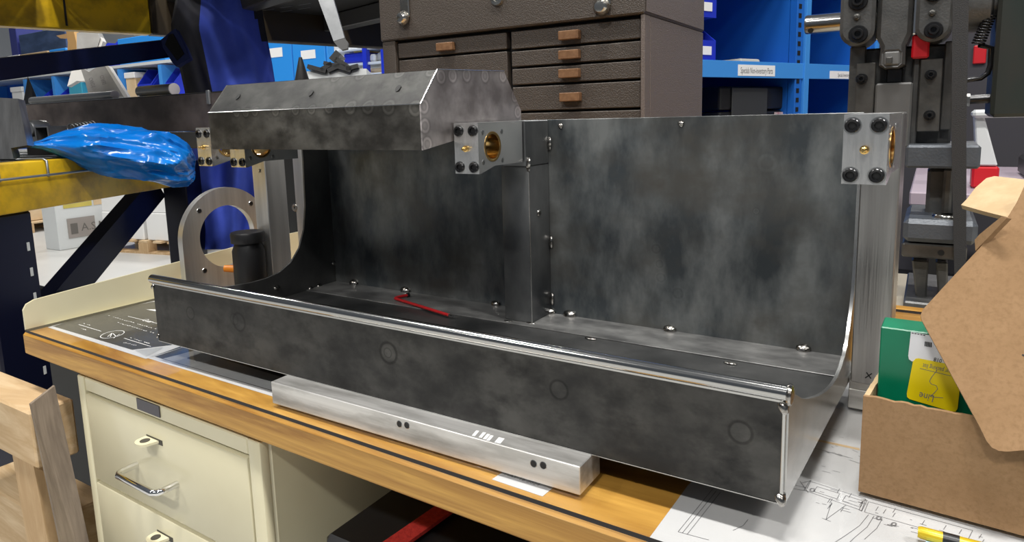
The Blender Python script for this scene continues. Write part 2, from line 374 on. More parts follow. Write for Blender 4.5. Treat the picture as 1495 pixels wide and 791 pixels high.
# drawer cabinet under the top
cab = thing('drawer_cabinet', (0.02, 0.2, FLOOR_Z), 'cream steel drawer cabinet standing under the left end of the workbench', 'cabinet')
CX0, CX1, CF = 0.142, 0.548, 0.006
ZT = WT - 0.040
m = MB(MBN); m.box(CX0, CX1, CF + 0.012, 0.62, FLOOR_Z, ZT - 0.002, 0.003)
m.build('body', cream, cab)
for (a, b) in ((CX0, CX0 + 0.019), (CX1 - 0.022, CX1)):
    MB(MBN).box(a, b, CF, CF + 0.0118, FLOOR_Z + 0.05, ZT - 0.003, 0.0025, 2).build('stile', cream, cab, smooth=40)
MB(MBN).box(CX0 + 0.0195, CX1 - 0.0225, CF + 0.001, CF + 0.0118, ZT - 0.024, ZT - 0.003, 0.002).build('top_rail', cream, cab)
npt = MB(MBN).box(0.300, 0.352, CF - 0.0008, CF + 0.0008, ZT - 0.019, ZT - 0.0035, 0.0004).build('name_plate', mat('grey_name_plate', (0.10, 0.095, 0.11), 0.35, 0.6), cab)
tag(npt, 'small dark grey maker plate')
dz = ZT - 0.0265
for k, hgt in enumerate((0.128, 0.128, 0.19, 0.19, 0.19)):
    z1 = dz; z0 = dz - hgt; dz = z0 - 0.0045
    if z0 < FLOOR_Z + 0.05: z0 = FLOOR_Z + 0.05
    dr = MB(MBN).box(CX0 + 0.0205, CX1 - 0.0235, CF - 0.001, CF + 0.0115, z0, z1, 0.003, 2).build('drawer', cream, cab, smooth=40)
    xc = 0.331
    hz = z1 - 0.073
    m = MB(MBN); pts = []
    hw = 0.0465
    prof = [(-hw, 0.0)] + [(-hw, -0.020)] + [(-hw + 0.002, -0.0255), (-hw + 0.007, -0.029)] + [(hw - 0.007, -0.029), (hw - 0.002, -0.0255), (hw, -0.020), (hw, 0.0)]
    m.path([(xc + u, CF + v, hz) for u, v in prof], 0.0042, 12); m.build('handle', chrome, dr, smooth=60)
    lt = MB(MBN); lz = z1 - 0.026
    n = 18; cxl, cyl = xc - 0.002, CF - 0.007
    outer = [(xc + 0.0145, CF - 0.0005), (xc - 0.0145, CF - 0.0005)] + [(cxl + 0.0125 * math.cos(a), cyl - 0.004 + 0.010 * math.sin(a)) for a in [math.pi + math.pi * i / n for i in range(n + 1)]]
    lt.prism(outer, lz - 0.0016, lz + 0.0016, 'z')
    lt.build('lock_tab', cream, dr, smooth=40)
    MB(MBN).lathe([(0.0, 0.0), (0.0060, 0.0), (0.0060, 0.0004), (0, 0.0004)], (cxl, cyl - 0.003, lz + 0.0017), (0, 0, 1), 18).build('lock_hole', mat('shadowed_slot', (0.05, 0.045, 0.035), 0.6) if 'shadowed_slot' not in MATS else MATS['shadowed_slot'], dr)
    MB(MBN).box(xc - 0.014, xc + 0.022, CF - 0.0016, CF - 0.0004, lz - 0.0032, lz + 0.0036).build('lock_slot', MATS['shadowed_slot'], dr)

# black tote added for the shade under the bench, with a red strap
filler = thing('shade_filler', (0.72, 0.3, FLOOR_Z), 'added black tote stored under the workbench beside the cream cabinet', 'filler')
m = MB(); m.hexa([(0.34, 0.03, FLOOR_Z), (1.30, 0.03, FLOOR_Z), (1.30, 0.60, FLOOR_Z), (0.34, 0.60, FLOOR_Z), (0.30, 0.0, -0.20), (1.35, 0.0, -0.20), (1.35, 0.62, -0.20), (0.30, 0.62, -0.20)], 0.01); m.build('body', blackp, filler)
MB().box(0.29, 1.36, -0.008, 0.63, -0.20, -0.17, 0.006).build('lid', blackp, filler)
a = at(572, 800, z=-0.165); b = at(640, 752, z=-0.165)
m = MB(); d = (b - a).normalized(); sd = Vector((-d.y, d.x, 0)) * 0.011
p0, p1 = a - d * 0.06, b + d * 0.10
m.slab([p0 - sd, p1 - sd, p1 + sd, p0 + sd], (0, 0, 0.004)); o = m.build('strap', red_web, origin=(p0.x, p0.y, -0.165)); tag(o, 'red webbing strap lying across the added black tote under the bench', 'strap')

# clear sheet on the bench, papers beneath it
m = MB(MBN); m.box(0.0125, 1.94, -0.0012, 0.70, WT + 0.0006, -0.0250)
sheet = m.build('clear_desk_sheet', [acrylic, acr_edge], origin=(0.5, 0.3, WT)); tag(sheet, 'clear plastic sheet with dark front edge covering the whole worktop', 'desk sheet')
for p in sheet.data.polygons:
    if abs(p.normal.z) < 0.5: p.material_index = 1
def paper_obj(name, corners, mt, label, cat='paper', z=WT + 0.0001, th=0.00025):
    m = MB(); m.slab([(x, y, z) for x, y in corners], (0, 0, th))
    c = Vector((sum(x for x, _ in corners) / len(corners), sum(y for _, y in corners) / len(corners), z))
    t = thing(name, c, label, cat); m.build('sheet', mt, t); return t
def bp(px, py, z=WT): p = at(px, py, z=z); return (p.x, p.y)
PZ = WT + 0.00045
cert = paper_obj('certificate', [bp(70, 478), bp(213, 524), bp(275, 504), bp(400, 430), bp(218, 438), bp(150, 452)], paper, 'charcoal printed certificate with white border lying left of the steel tray')
m = MB(); m.slab([(x, y, WT + 0.00036) for x, y in [bp(77, 476.5), bp(193, 511), bp(250, 504), bp(390, 431), bp(222, 441), bp(152, 455)]], (0, 0, 0.0001)); m.build('print', paper_dark, cert)
def bl(px, py): p = at(px, py, z=WT); return Vector((p.x, p.y, PZ + 0.0001))
el = [bl(164 + 17.2 * math.cos(a) - 2.5 * math.sin(a), 488.5 + 5.0 * math.sin(a) - 2.6 * math.cos(a)) for a in [2 * math.pi * i / 36 for i in range(37)]]
lines = [el, [bl(115, 474), bl(148, 484)], [bl(181, 494), bl(220, 506)], [bl(187, 462), bl(232, 473)],
         [bl(157, 492), bl(164, 486), bl(161, 492)], [bl(165, 487), bl(169, 491), bl(166, 494)], [bl(170, 491), bl(175, 488)]]
for (x0, y0, x1, y1, n) in ((122, 472.5, 137, 477, 6), (118, 479.5, 129, 482.5, 4), (158, 461, 229, 481, 22), (168, 470, 229, 488, 18), (187, 492.5, 222, 503, 12), (180, 500, 203, 505.5, 8)):
    for i in range(n):
        t0 = (i + 0.12) / n; t1 = (i + 0.72) / n
        if random.random() < 0.12: continue
        lines.append([bl(x0 + (x1 - x0) * t0, y0 + (y1 - y0) * t0 + random.uniform(-.5, .5)), bl(x0 + (x1 - x0) * t1, y0 + (y1 - y0) * t1 + random.uniform(-.5, .5))])
strokes('lettering', lines, 0.0011, white, cert)
m = MB(); m._f([m._v(bl(*p)) for p in ((197, 512), (238, 507), (236, 510), (214, 521))]); m.build('corner_mark', paper_grey, cert)
m = MB(); m._f([m._v(bl(*p)) for p in ((213, 452), (235, 452), (235, 456))]); m.build('corner_mark', white, cert)
wv = (bl(230, 460) - bl(190, 449)).normalized()
text_part('heading', 'Guar', 0.013, bl(206, 468), wv, Vector((-wv.y, wv.x, 0)), white, cert, 0.0001)
sheet2 = paper_obj('printed_sheet', [bp(216, 523), bp(402, 580), bp(520, 545), bp(280, 500)], paper, 'grey printed sheet with white border under the front edge of the steel tray')
m = MB(); m.slab([(x, y, WT + 0.00036) for x, y in [bp(226, 521), bp(404, 573), bp(520, 543), bp(270, 506)]], (0, 0, 0.0001)); m.build('print', paper_dark, sheet2)
m = MB(); m.slab([(x, y, WT + 0.00046) for x, y in [bp(238, 524), bp(404, 572), bp(440, 560), bp(284, 512)]], (0, 0, 0.0001)); m.build('picture', paper_grey, sheet2)
note = paper_obj('date_note', [bp(718, 700), bp(792, 725), bp(822, 700), bp(748, 680)], paper, 'small white note with a stamped date beside the aluminium bar')
wv = Vector((*bp(792, 725), 0)) - Vector((*bp(718, 700), 0)); wv.normalize()
text_part('date_text', 'MAY 16 2024', 0.0062, bl(735, 693.5), wv, Vector((-wv.y, wv.x, 0)), ink_soft, note, 0.0)

# big drawing on the right
drw = paper_obj('assembly_drawing', [bp(944, 791), bp(1005, 708), bp(1130, 600), (0.76, 0.35), (1.35, 0.33), (1.35, -0.06), bp(1010, 812)], paper, 'large white assembly drawing with fine line work under the tray and cardboard box')
wvx = Vector((math.cos(BY), math.sin(BY), 0))
L_ = []
def rect(pts): L_.append([bl(*p) for p in pts] + [bl(*pts[0])])
L_ += [[bl(990, 777), bl(1040, 715)], [bl(996, 779), bl(1046, 717)], [bl(1003, 781), bl(1052, 719)], [bl(990, 777), bl(1035, 789)]]
rect(((1174, 716), (1182, 703), (1264, 729), (1258, 746))); rect(((1188, 718), (1193, 711), (1226, 721), (1222, 729))); rect(((1230, 732), (1235, 724), (1260, 732), (1256, 741)))
rect(((1262, 748), (1268, 733), (1420, 775), (1412, 791))); rect(((1262, 730), (1266, 731), (1258, 747), (1254, 745)))
L_ += [[bl(1155, 713), bl(1175, 717)], [bl(1157, 708), bl(1178, 713)], [bl(1168, 703), bl(1180, 720)], [bl(1170, 706), bl(1184, 702), bl(1178, 714)]]
L_ += [[bl(1268, 752), bl(1255, 768), bl(1235, 782), bl(1215, 795)], [bl(1276, 754), bl(1266, 770), bl(1247, 786), bl(1236, 797)], [bl(1288, 758), bl(1280, 772), bl(1262, 788)]]
L_ += [[bl(1214, 734), bl(1206, 759)], [bl(1235, 738), bl(1206, 759)], [bl(1200, 757), bl(1213, 762)]]
for r_ in ((4, 0), (2.5, 0)):
    for c_ in ((1186, 716), (1283, 757), (1305, 766)):
        L_.append([bl(c_[0] + r_[0] * math.cos(a), c_[1] + r_[0] * 0.7 * math.sin(a)) for a in [2 * math.pi * i / 14 for i in range(15)]])
for i in range(46):
    x = random.uniform(1190, 1440); y = 712 + (x - 1180) * 0.27 + random.uniform(-8, 26); l = random.uniform(3, 16)
    L_.append([bl(x, y), bl(x + l, y + l * 0.27)] if random.random() < .7 else [bl(x, y), bl(x + 4, y - 6)])
for i in range(18):
    x = random.uniform(1195, 1255); y = random.uniform(625, 700); L_.append([bl(x, y), bl(x + random.uniform(3, 14), y + random.uniform(1, 4))])
L_ += [[bl(1240, 672), bl(1258, 678)], [bl(1190, 655), bl(1245, 670)], [bl(1070, 775), bl(1085, 768), bl(1092, 759)]]
tag(strokes('line_work', L_, 0.00045, ink_soft, drw), kind='stuff')
m = MB(); m._f([m._v(bl(*p)) for p in ((1190, 641), (1255, 655), (1255, 658), (1190, 644))]); m.build('tape_strip', tan_box, drw)

# ------------------------------------------------------------------ steel tray
def hp(px, py, **k): p = at(px, py, **k); return (p.x, p.y, p.z)
front_marks = [(hp(px, py, y=0.0), r, k) for px, py, r, k in ((278, 457, .008, .9), (349, 470, .011, .9), (342, 466, .007, .5), (567, 515, .011, 1.2), (566, 515, .005, .9), (816, 569, .0085, 1.0), (1081, 631, .0085, 1.0))]
back_marks = [(hp(px, py, y=0.3045), r, k) for px, py, r, k in ((958, 363, .006, -.25), (965, 405, .006, -.25), (990, 428, .007, -.25), (1120, 238, .010, .2), (963, 385, .005, -.25), (1104, 308, .003, .5))]
steel_front = mat('front_steel_darkened', (0.038, 0.038, 0.038), 0.36, var=(0.098, 0.096, 0.091), vscale=(16, 16, 22), var2=(0.030, 0.030, 0.030), v2scale=(26, 26, 40), bump=0.03, bscale=60, marks=front_marks, ringstyle=1, **STEEL)  # base darkened in place of a dark reflection on the front
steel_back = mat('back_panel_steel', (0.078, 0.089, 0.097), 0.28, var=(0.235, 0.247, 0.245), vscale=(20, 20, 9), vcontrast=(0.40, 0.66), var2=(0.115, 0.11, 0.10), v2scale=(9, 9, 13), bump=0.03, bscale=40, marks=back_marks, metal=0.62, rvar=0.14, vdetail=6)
tray = thing('steel_tray', (0.38, 0.15, 0.0), 'long welded raw steel tray with scooped ends and a centre post', 'tray')
SLN = 0.062                                                   # the right end plate stands slightly out of square
MB().box(-0.001, 0.7505, 0.0, 0.003, 0.0, 0.0755, 0.0008).build('front_panel', steel_front, tray)
MB().prism([(0.0005, 0.003), (0.7515, 0.003), (0.7695, 0.304), (0.0005, 0.304)], 0.0, 0.0085, 'z').build('floor_sheet', steel_dark, tray)
MB().prism([(0.0005, 0.2405), (0.7655, 0.2405), (0.7692, 0.304), (0.0005, 0.304)], 0.0086, 0.0100, 'z', bev=0.0003).build('floor_doubler', mat('doubler_steel', (0.14, 0.14, 0.14), 0.30, 0.6, var=(0.32, 0.32, 0.315), vscale=(16, 30, 16), rvar=.12), tray)
MB().prism([(0.0005, 0.304), (0.7675, 0.304), (0.7675, 0.307), (0.0005, 0.307)], 0.0, 0.2665, 'z', bev=0.0006).build('back_panel', steel_back, tray)
cl = [(0.0031, 0.0), (0.0031, 0.0745), (0.02, 0.066), (0.05, 0.056), (0.08, 0.0495), (0.1128, 0.046), (0.1409, 0.0436), (0.1707, 0.0442), (0.1935, 0.0477), (0.2165, 0.0589), (0.2342, 0.0782), (0.2462, 0.1055), (0.2522, 0.1426), (0.2544, 0.2119), (0.2546, 0.262), (0.31, 0.262), (0.31, 0.0)]
MB().prism(cl, -0.003, 0.0, 'x').build('end_plate', steel_dark, tray, smooth=25)
cr_ = [(0.0031, 0.0), (0.0031, 0.0755), (0.018, 0.0745), (0.0313, 0.0680), (0.0428, 0.0618), (0.0665, 0.0529), (0.1053, 0.0409), (0.13, 0.0350), (0.1485, 0.0313), (0.17, 0.0285), (0.1896, 0.0282), (0.2070, 0.0310), (0.2253, 0.0372), (0.2380, 0.0470), (0.2456, 0.0578), (0.2560, 0.0760), (0.2625, 0.0952), (0.2669, 0.1359), (0.2672, 0.1902), (0.2672, 0.262), (0.310, 0.262), (0.310, 0.0)]
Msl = Matrix.Identity(4); Msl[0][1] = SLN; Msl[0][3] = 0.7503
MB(Msl).prism(cr_, 0.0, 0.003, 'x').build('end_plate', mat('paper_lit_end_steel', (0.40, 0.40, 0.395), 0.24, 0.9, var=(0.60, 0.60, 0.59), vscale=(8, 8, 8)), tray, smooth=25)  # pale paper reflection put into the plate's brighter base colour
m = MB(); m.path([(-0.003, 0.0015, 0.0806), (0.7525, 0.0015, 0.0806)], 0.0054, 28); m.build('lip_rod', rodm, tray, smooth=50)
MB().lathe([(0, 0), (0.0072, 0), (0.0078, 0.0012), (0.0070, 0.003), (0.004, 0.0042), (0, 0.0045)], (0.7525, 0.0015, 0.0800), (1, 0, 0), 24).build('rod_end_weld', weldm, tray, smooth=40)
m = MB(); m.box(0.365, 0.4058, 0.252, 0.3038, 0.0101, 0.2103, 0.0018, 2); m.build('centre_post', steel, tray, smooth=40)
m = MB(); m.box(0.3725, 0.4058, 0.2445, 0.3038, 0.2106, 0.2662, 0.0008); m.build('post_cap_plate', steel, tray)
MB().path([(0.4056, 0.2522, 0.0105), (0.4056, 0.2522, 0.2100)], 0.0007, 6).build('post_edge', steel_edge, tray)
# weld tacks
bmw = MB(); bmw.grid(lambda u, v: (0.0048 * math.sin(v * math.pi / 2) * math.cos(2 * math.pi * u) * (1 + .12 * math.sin(6 * math.pi * u)), 0.0048 * math.sin(v * math.pi / 2) * math.sin(2 * math.pi * u), 0.0028 * math.cos(v * math.pi / 2)), 12, 5, True)
ORG[None] = Vector((0, 0, 0))
w0 = bmw.build('weld_bead', weldm, tray, smooth=80)
weld_me = w0.data
for v in weld_me.vertices: v.co += ORG[tray]
welds = [(0.4075, 0.3035, 0.030, 'v'), (0.4075, 0.3035, 0.107, 'v'), (0.4078, 0.3035, 0.236, 'v'), (0.424, 0.3035, 0.258, 'y'), (0.58, 0.3035, 0.258, 'y')]
for px, py in ((832, 457), (978, 480), (1173, 510), (593, 434), (724, 441), (517, 412), (803, 462)): p = at(px, py, y=0.3035); welds.append((p.x, 0.302, 0.0115, 'h'))
for px, py in ((754, 468), (775, 472), (862, 494), (1066, 530), (742, 469)):
    p = at(px, py, z=0.0095); welds.append((p.x, p.y, 0.0095, 'f'))
for px, py in ((405, 420), (455, 422), (468, 420), (490, 383)):
    p = at(px, py, x=0.002); welds.append((0.001, min(p.y, 0.302), max(p.z, 0.01), 'l'))
welds += [(0.7505, 0.0005, 0.071, 'c'), (0.7505, 0.001, 0.003, 'c'), (-0.001, 0.001, 0.071, 'c2'), (-0.001, 0.001, 0.006, 'c2'), (0.4062, 0.2525, 0.2125, 'v')]
for p in ((787, 311),):
    q = at(*p, x=0.4062); welds.append((q.x, q.y, q.z, 'r'))
rt = {'v': ((math.radians(90), 0, math.radians(-45)), (1.1, 1.8, 1.4)), 'y': ((math.radians(90), 0, 0), (0.75, 0.75, 0.9)), 'h': ((math.radians(50), 0, 0), (1.7, 1.3, 1.7)), 'f': ((0, 0, 0), (1.4, 0.55, 0.5)),
      'l': ((0, math.radians(60), 0), (0.8, 1.1, 0.9)), 'c': ((math.radians(60), 0, math.radians(40)), (0.75, 1.0, 1.1)), 'c2': ((math.radians(60), 0, math.radians(-40)), (0.6, 0.8, 0.9)), 'r': ((0, math.radians(90), 0), (0.9, 0.9, 0.8))}
for i, (x, y, z, k) in enumerate(welds):
    rr, ss = rt[k]; s_ = random.uniform(.85, 1.15)
    if i == 0:
        w0.location = Vector((x, y, z)) - ORG[tray]; w0.rotation_euler = rr; w0.scale = [q * s_ for q in ss]
    else: stamp('weld_bead', weld_me, (x, y, z), tray, rr, [q * s_ for q in ss])
MB().path([(0.7508, 0.0006, 0.008), (0.7508, 0.0006, 0.068)], 0.0013, 8).build('corner_weld_seam', steel_edge, tray, smooth=60)
MB().box(-0.001, 0.7500, -0.0006, 0.0003, 0.0742, 0.0756).build('rod_seam', steel_edge, tray)
MB().box(0.0, 0.7495, -0.0004, 0.0004, -0.0004, 0.0004).build('lower_edge', steel_edge, tray)

# ------------------------------------------------------------------ hood over the left half
HX0, HX1 = 0.006, 0.3685
hpoly = [(0.095, 0.2383), (0.0945, 0.2870), (0.1255, 0.3238), (0.2605, 0.3275), (0.2995, 0.2800), (0.2997, 0.2672)]
hm = []
for zx, zy in ((165, 250), (205, 250), (245, 245), (335, 245), (422, 240), (492, 236), (568, 232), (660, 226), (738, 224), (828, 226), (945, 232)):
    p = at(290 + zx * .3344, 80 + zy * .3344, y=0.0946); hm.append(((p.x, p.y, p.z), .0062 if zx < 600 else .0085, 1.1))
for zx, zy in ((600, 100), (707, 90), (880, 82), (1020, 80)):
    p = at(290 + zx * .3344, 80 + zy * .3344, y=0.1255); hm.append(((p.x, p.y, p.z), .007, 1.0))
em = []
for zx, zy in ((985, 225), (955, 325), (960, 385), (990, 310), (1000, 390), (1060, 95), (1110, 90), (1172, 88), (1252, 92), (1330, 92), (1382, 180), (1395, 250)):
    p = at(290 + zx * .3344, 80 + zy * .3344, x=HX1 + .0005); em.append(((p.x, p.y, p.z), .0075, .9))
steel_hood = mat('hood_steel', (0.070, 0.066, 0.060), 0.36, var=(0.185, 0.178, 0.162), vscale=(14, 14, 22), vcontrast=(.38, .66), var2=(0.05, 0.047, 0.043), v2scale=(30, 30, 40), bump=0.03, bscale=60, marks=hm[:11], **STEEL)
steel_hood2 = mat('hood_steel_darkened', (0.026, 0.026, 0.025), 0.42, var=(0.09, 0.09, 0.085), vscale=(16, 22, 22), vcontrast=(.38, .66), var2=(0.03, 0.03, 0.03), v2scale=(34, 34, 34), bump=0.03, bscale=60, marks=hm, **STEEL)  # slope and top copy of the hood steel, darkened against lamp reflection
steel_end_lit = mat('hood_end_steel_lit', (0.32, 0.29, 0.285), 0.36, var=(0.54, 0.50, 0.495), vscale=(24, 24, 24), vcontrast=(.38, .66), bump=0.03, bscale=60, marks=em, **STEEL)  # hood steel lightened, light from the right put into the colour
hood = thing('steel_hood', (0.19, 0.2, 0.2383), 'dark steel hood with sloped long edges above the left half of the tray', 'hood')
T = 0.0022
def edge_strip(i, name, mt, gap=0.0004):
    (y0, z0), (y1, z1) = hpoly[i], hpoly[i + 1]; d = Vector((y1 - y0, z1 - z0)); l = d.length; d /= l; nrm = Vector((d.y, -d.x))
    a = Vector((y0, z0)) + d * gap; b = Vector((y1, z1)) - d * gap
    return MB().prism([tuple(a), tuple(b), tuple(b + nrm * T), tuple(a + nrm * T)], HX0 + T, HX1 - T, 'x').build(name, mt, hood)
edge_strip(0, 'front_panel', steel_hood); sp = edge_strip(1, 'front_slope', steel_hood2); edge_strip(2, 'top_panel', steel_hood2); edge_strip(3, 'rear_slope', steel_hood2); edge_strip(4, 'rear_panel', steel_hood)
MB().prism(hpoly, HX1 - T + .0001, HX1, 'x', bev=0.0004).build('end_plate', steel_end_lit, hood)
MB().prism(hpoly, HX0, HX0 + T - .0001, 'x', bev=0.0004).build('end_plate', steel_hood, hood)
for px, py in ((345, 139), (452, 134), (580, 127.5)):
    q = at(px, py, y=0.110); d2 = Vector((0, 0.0310, 0.0368)).normalized(); n2 = Vector((0, -d2.z, d2.y))
    fr_ = (q.y - 0.0945) ; 
    t_ = at(px, py, y=0.108); base = Vector((t_.x, 0.0945, 0.2870)); s_ = ((t_ - base).dot(d2)); c_ = base + Vector((0, d2.y, d2.z)) * s_ + n2 * 0.0006
    m = MB()
    n = 20; ring = [c_ + Vector((1, 0, 0)) * 0.0034 * math.cos(a) + d2 * 0.0048 * math.sin(a) for a in [2 * math.pi * i / n for i in range(n)]]
    m.slab(ring, n2 * 0.0004); m.build('slot_hole', chest_black, hood)
MB().path([(HX0, 0.0945, 0.2870), (HX1, 0.0945, 0.2870)], 0.0006, 6).build('seam_weld', steel_edge, hood)
MB().path([(HX1, 0.0945, 0.2870), (HX1, 0.1255, 0.3238)], 0.0008, 6).build('seam_weld', steel_edge, hood)
MB().path([(HX1, 0.1255, 0.3238), (HX1, 0.2605, 0.3275)], 0.0007, 6).build('seam_weld', steel_edge, hood)

# ------------------------------------------------------------------ bearing blocks
BW = 0.0325
def poly_hole_faces(m, outer, c, r, x, n=40):
    angs = [2 * math.pi * i / n for i in range(n)] + [math.atan2(p[1] - c[1], p[0] - c[0]) % (2 * math.pi) for p in outer]
    angs = sorted(set(round(a, 6) for a in angs)); O, I = [], []
    for a in angs:
        dx, dy = math.cos(a), math.sin(a); best = None
        for (p, q) in zip(outer, outer[1:] + outer[:1]):
            ex, ey = q[0] - p[0], q[1] - p[1]; den = dx * ey - dy * ex
            if abs(den) < 1e-12: continue
            t = ((p[0] - c[0]) * ey - (p[1] - c[1]) * ex) / den; s = ((p[0] - c[0]) * dy - (p[1] - c[1]) * dx) / den
            if t > 0 and -1e-6 <= s <= 1 + 1e-6 and (best is None or t < best): best = t
        O.append((c[0] + dx * best, c[1] + dy * best)); I.append((c[0] + dx * r, c[1] + dy * r))
    return O, I
def bearing_block(loc, label):
    t = thing('bearing_block', loc, label, 'bearing block', 'aluminium bearing blocks with bronze bushings')
    M = Matrix.Translation(loc)
    prof = [(0, -0.0565), (0, 0), (0.094, 0), (0.094, -0.0495), (0.032, -0.0495), (0.022, -0.0520), (0.003, -0.0565)]
    c, r = (0.0285, -0.0275), 0.0172
    m = MB(M); O, I = poly_hole_faces(m, prof, c, r, 0); n = len(O); V = {}
    for x in (0.0, -BW):
        V[x] = ([m._v((x, *p)) for p in O], [m._v((x, *p)) for p in I])
    for k in range(n):
        j = (k + 1) % n
        m._f([V[0.0][0][k], V[0.0][0][j], V[0.0][1][j], V[0.0][1][k]]); m._f([V[-BW][0][j], V[-BW][0][k], V[-BW][1][k], V[-BW][1][j]])
        m._f([V[0.0][0][j], V[0.0][0][k], V[-BW][0][k], V[-BW][0][j]]); m._f([V[0.0][1][k], V[0.0][1][j], V[-BW][1][j], V[-BW][1][k]])
    m.build('body', alu, t, smooth=25)
    MB(M).lathe([(0.0171, 0.0004), (0.0145, 0.0004), (0.0140, 0.0), (0.0140, -BW), (0.0171, -BW - .0004)], (0, *c), (1, 0, 0), 40, close=True).build('bushing', bronze, t, smooth=40)
    for (sy, sz) in ((-1, -1), (-1, 1), (1, -1), (1, 1)):
        MB(M).lathe([(0, 0.0003), (0.0026, 0.0003), (0.0030, 0.0001), (0.0030, -0.001), (0, -0.001)], (0, c[0] + sy * 0.0195, c[1] + sz * 0.0165), (1, 0, 0), 14).build('thread_hole', steel_edge, t, smooth=40)
    sm = None
    for fx in (0.2, 0.79):
        for fz in (0.16, 0.87):
            sx, sz = -BW + fx * BW, -0.0565 * fz
            MB(M).lathe([(0.0070, 0.0002), (0.0059, 0.0002), (0.0059, -0.001), (0.0070, -0.001)], (sx, 0, sz), (0, -1, 0), 24, close=True).build('counterbore', steel_edge, t, smooth=40)
            s = MB(M).lathe([(0.0031, 0.0004), (0.0033, 0.0024), (0.0050, 0.0026), (0.0057, 0.0019), (0.0059, -0.0005)], (sx, 0, sz), (0, -1, 0), 24).build('cap_screw', blackox, t, smooth=35)
            MB(M).lathe([(0, 0.0005), (0.0034, 0.0005), (0.0034, 0.0024)], (sx, 0, sz), (0, -1, 0), 6).build('hex_socket', socketm, s)
    MB(M).lathe([(0, 0.0085), (0.0012, 0.0085), (0.0018, 0.0075), (0.0013, 0.0062), (0.0024, 0.0052), (0.0026, 0.003), (0.0036, 0.0028), (0.0036, 0.0006), (0.0028, 0), (0, 0)], (-BW * .5, 0, -0.0285), (0, -1, 0), 10).build('grease_fitting', brass, t, smooth=30)
    return t
bb = bearing_block((0.4035, 0.148, 0.2660), 'bearing block at the centre post with its bushing bore facing right')
o = dup_tree(bb, (0.7970, 0.148, 0.2660), 'bearing block at the far right end above the aluminium post', rotz=-math.atan(SLN))
o = dup_tree(bb, (-0.0735, 0.148, 0.2672), 'leftmost bearing block hanging beside the blue bag')
o = dup_tree(bb, (0.0030, 0.148, 0.2665), 'bearing block tucked under the left end of the steel hood')

# ------------------------------------------------------------------ aluminium posts and plates
def xmark(c, ux, uy, s, parent):
    n = Vector(ux).cross(Vector(uy)).normalized(); c = Vector(c) + n * 0.0003; ux = Vector(ux); uy = Vector(uy)
    strokes('cross_mark', [[c - (ux + uy * 1.1) * s, c + (ux + uy * .9) * s], [c + (ux * .8 - uy) * s, c + (uy - ux * .7) * s]], 0.0011, ink, parent, n)
p1 = thing('aluminium_post', (0.787, 0.27, -0.012), 'right upright aluminium post marked with a cross beside the tray end', 'post')
Mr = Matrix.Translation((0.7712, 0.2435, 0)) @ Matrix.Rotation(-math.atan(SLN), 4, 'Z')
MB(Mr).box(0.0, 0.0325, 0.0, 0.034, 0.0055, 0.266, 0.0012).build('bar', alu_v, p1)
xc_ = at(1268, 548, y=0.242); xmark((xc_.x, 0.2424, xc_.z), (1, 0, 0), (0, 0, 1), 0.0028, p1)
MB().box(0.7695, 0.90, 0.254, 0.306, -0.0249, 0.0052, 0.001).build('riser', alu_bar, p1)
MB().box(0.7695, 0.90, 0.252, 0.2538, -0.0249, -0.0050, 0.0005).build('base_bar', alu_bar, p1)
p2 = thing('aluminium_post', (-0.097, 0.27, -0.025), 'left upright aluminium post marked with a cross near its top', 'post')
MB().box(-0.1130, -0.0805, 0.2450, 0.285, -0.0249, 0.2660, 0.0012).build('bar', alu_plate, p2)
xc_ = at(379.5, 249, y=0.2448); xmark((xc_.x, 0.2447, xc_.z), (1, 0, 0), (0, 0, 1), 0.0028, p2)
p3 = thing('aluminium_plate', (-0.045, 0.31, -0.025), 'upright aluminium plate with a washer behind the left scoop of the tray', 'plate')
MB().box(-0.0795, -0.0060, 0.300, 0.312, -0.0249, 0.2660, 0.001).build('plate', alu_plate, p3)
q = at(430, 303, y=0.2995)
MB().lathe([(0.0030, 0.0), (0.0030, 0.0012), (0.0062, 0.0012), (0.0066, 0.0)], (q.x, 0.3, q.z), (0, -1, 0), 20).build('washer', nickel, p3, smooth=30)
# ring plate standing at the left
rp = thing('ring_plate', (-0.206, 0.252, -0.025), 'round-topped aluminium plate with a large bored hole standing left of the tray', 'plate')
cyy, czz, Ro, Ri = 0.252, 0.080, 0.0845, 0.0535
outer = [(cyy - Ro, -0.0249)] + [(cyy + Ro * math.cos(a), czz + Ro * math.sin(a)) for a in [math.pi - math.pi * i / 28 for i in range(29)]] + [(cyy + Ro, -0.0249)]
m = MB(); O, I = poly_hole_faces(m, outer, (cyy, czz), Ri, 0, 48); n = len(O); V = {}
for x in (-0.2, -0.2125): V[x] = ([m._v((x, *p)) for p in O], [m._v((x, *p)) for p in I])
for k in range(n):
    j = (k + 1) % n; A, B = V[-0.2], V[-0.2125]
    for qd in ([A[0][k], A[0][j], A[1][j], A[1][k]], [B[0][j], B[0][k], B[1][k], B[1][j]], [A[0][j], A[0][k], B[0][k], B[0][j]], [A[1][k], A[1][j], B[1][j], B[1][k]]): m._f(qd)
m.build('plate', alu_plate, rp, smooth=30)
for (py_, pz_) in ((0.2024, 0.1302), (0.2021, 0.029), (0.303, 0.1302), (0.303, 0.029)):
    MB().lathe([(0, 0.0003), (0.0034, 0.0003), (0.0038, 0.0), (0.0038, -0.002), (0, -0.002)], (-0.2, py_, pz_), (1, 0, 0), 16).build('bolt_hole', socketm, rp, smooth=30)
    MB().lathe([(0.0036, 0.0002), (0.0036, 0.0006), (0.0046, 0.0006), (0.0050, 0.0)], (-0.2, py_, pz_), (1, 0, 0), 16).build('bolt_hole_rim', steel_edge, rp, smooth=30)
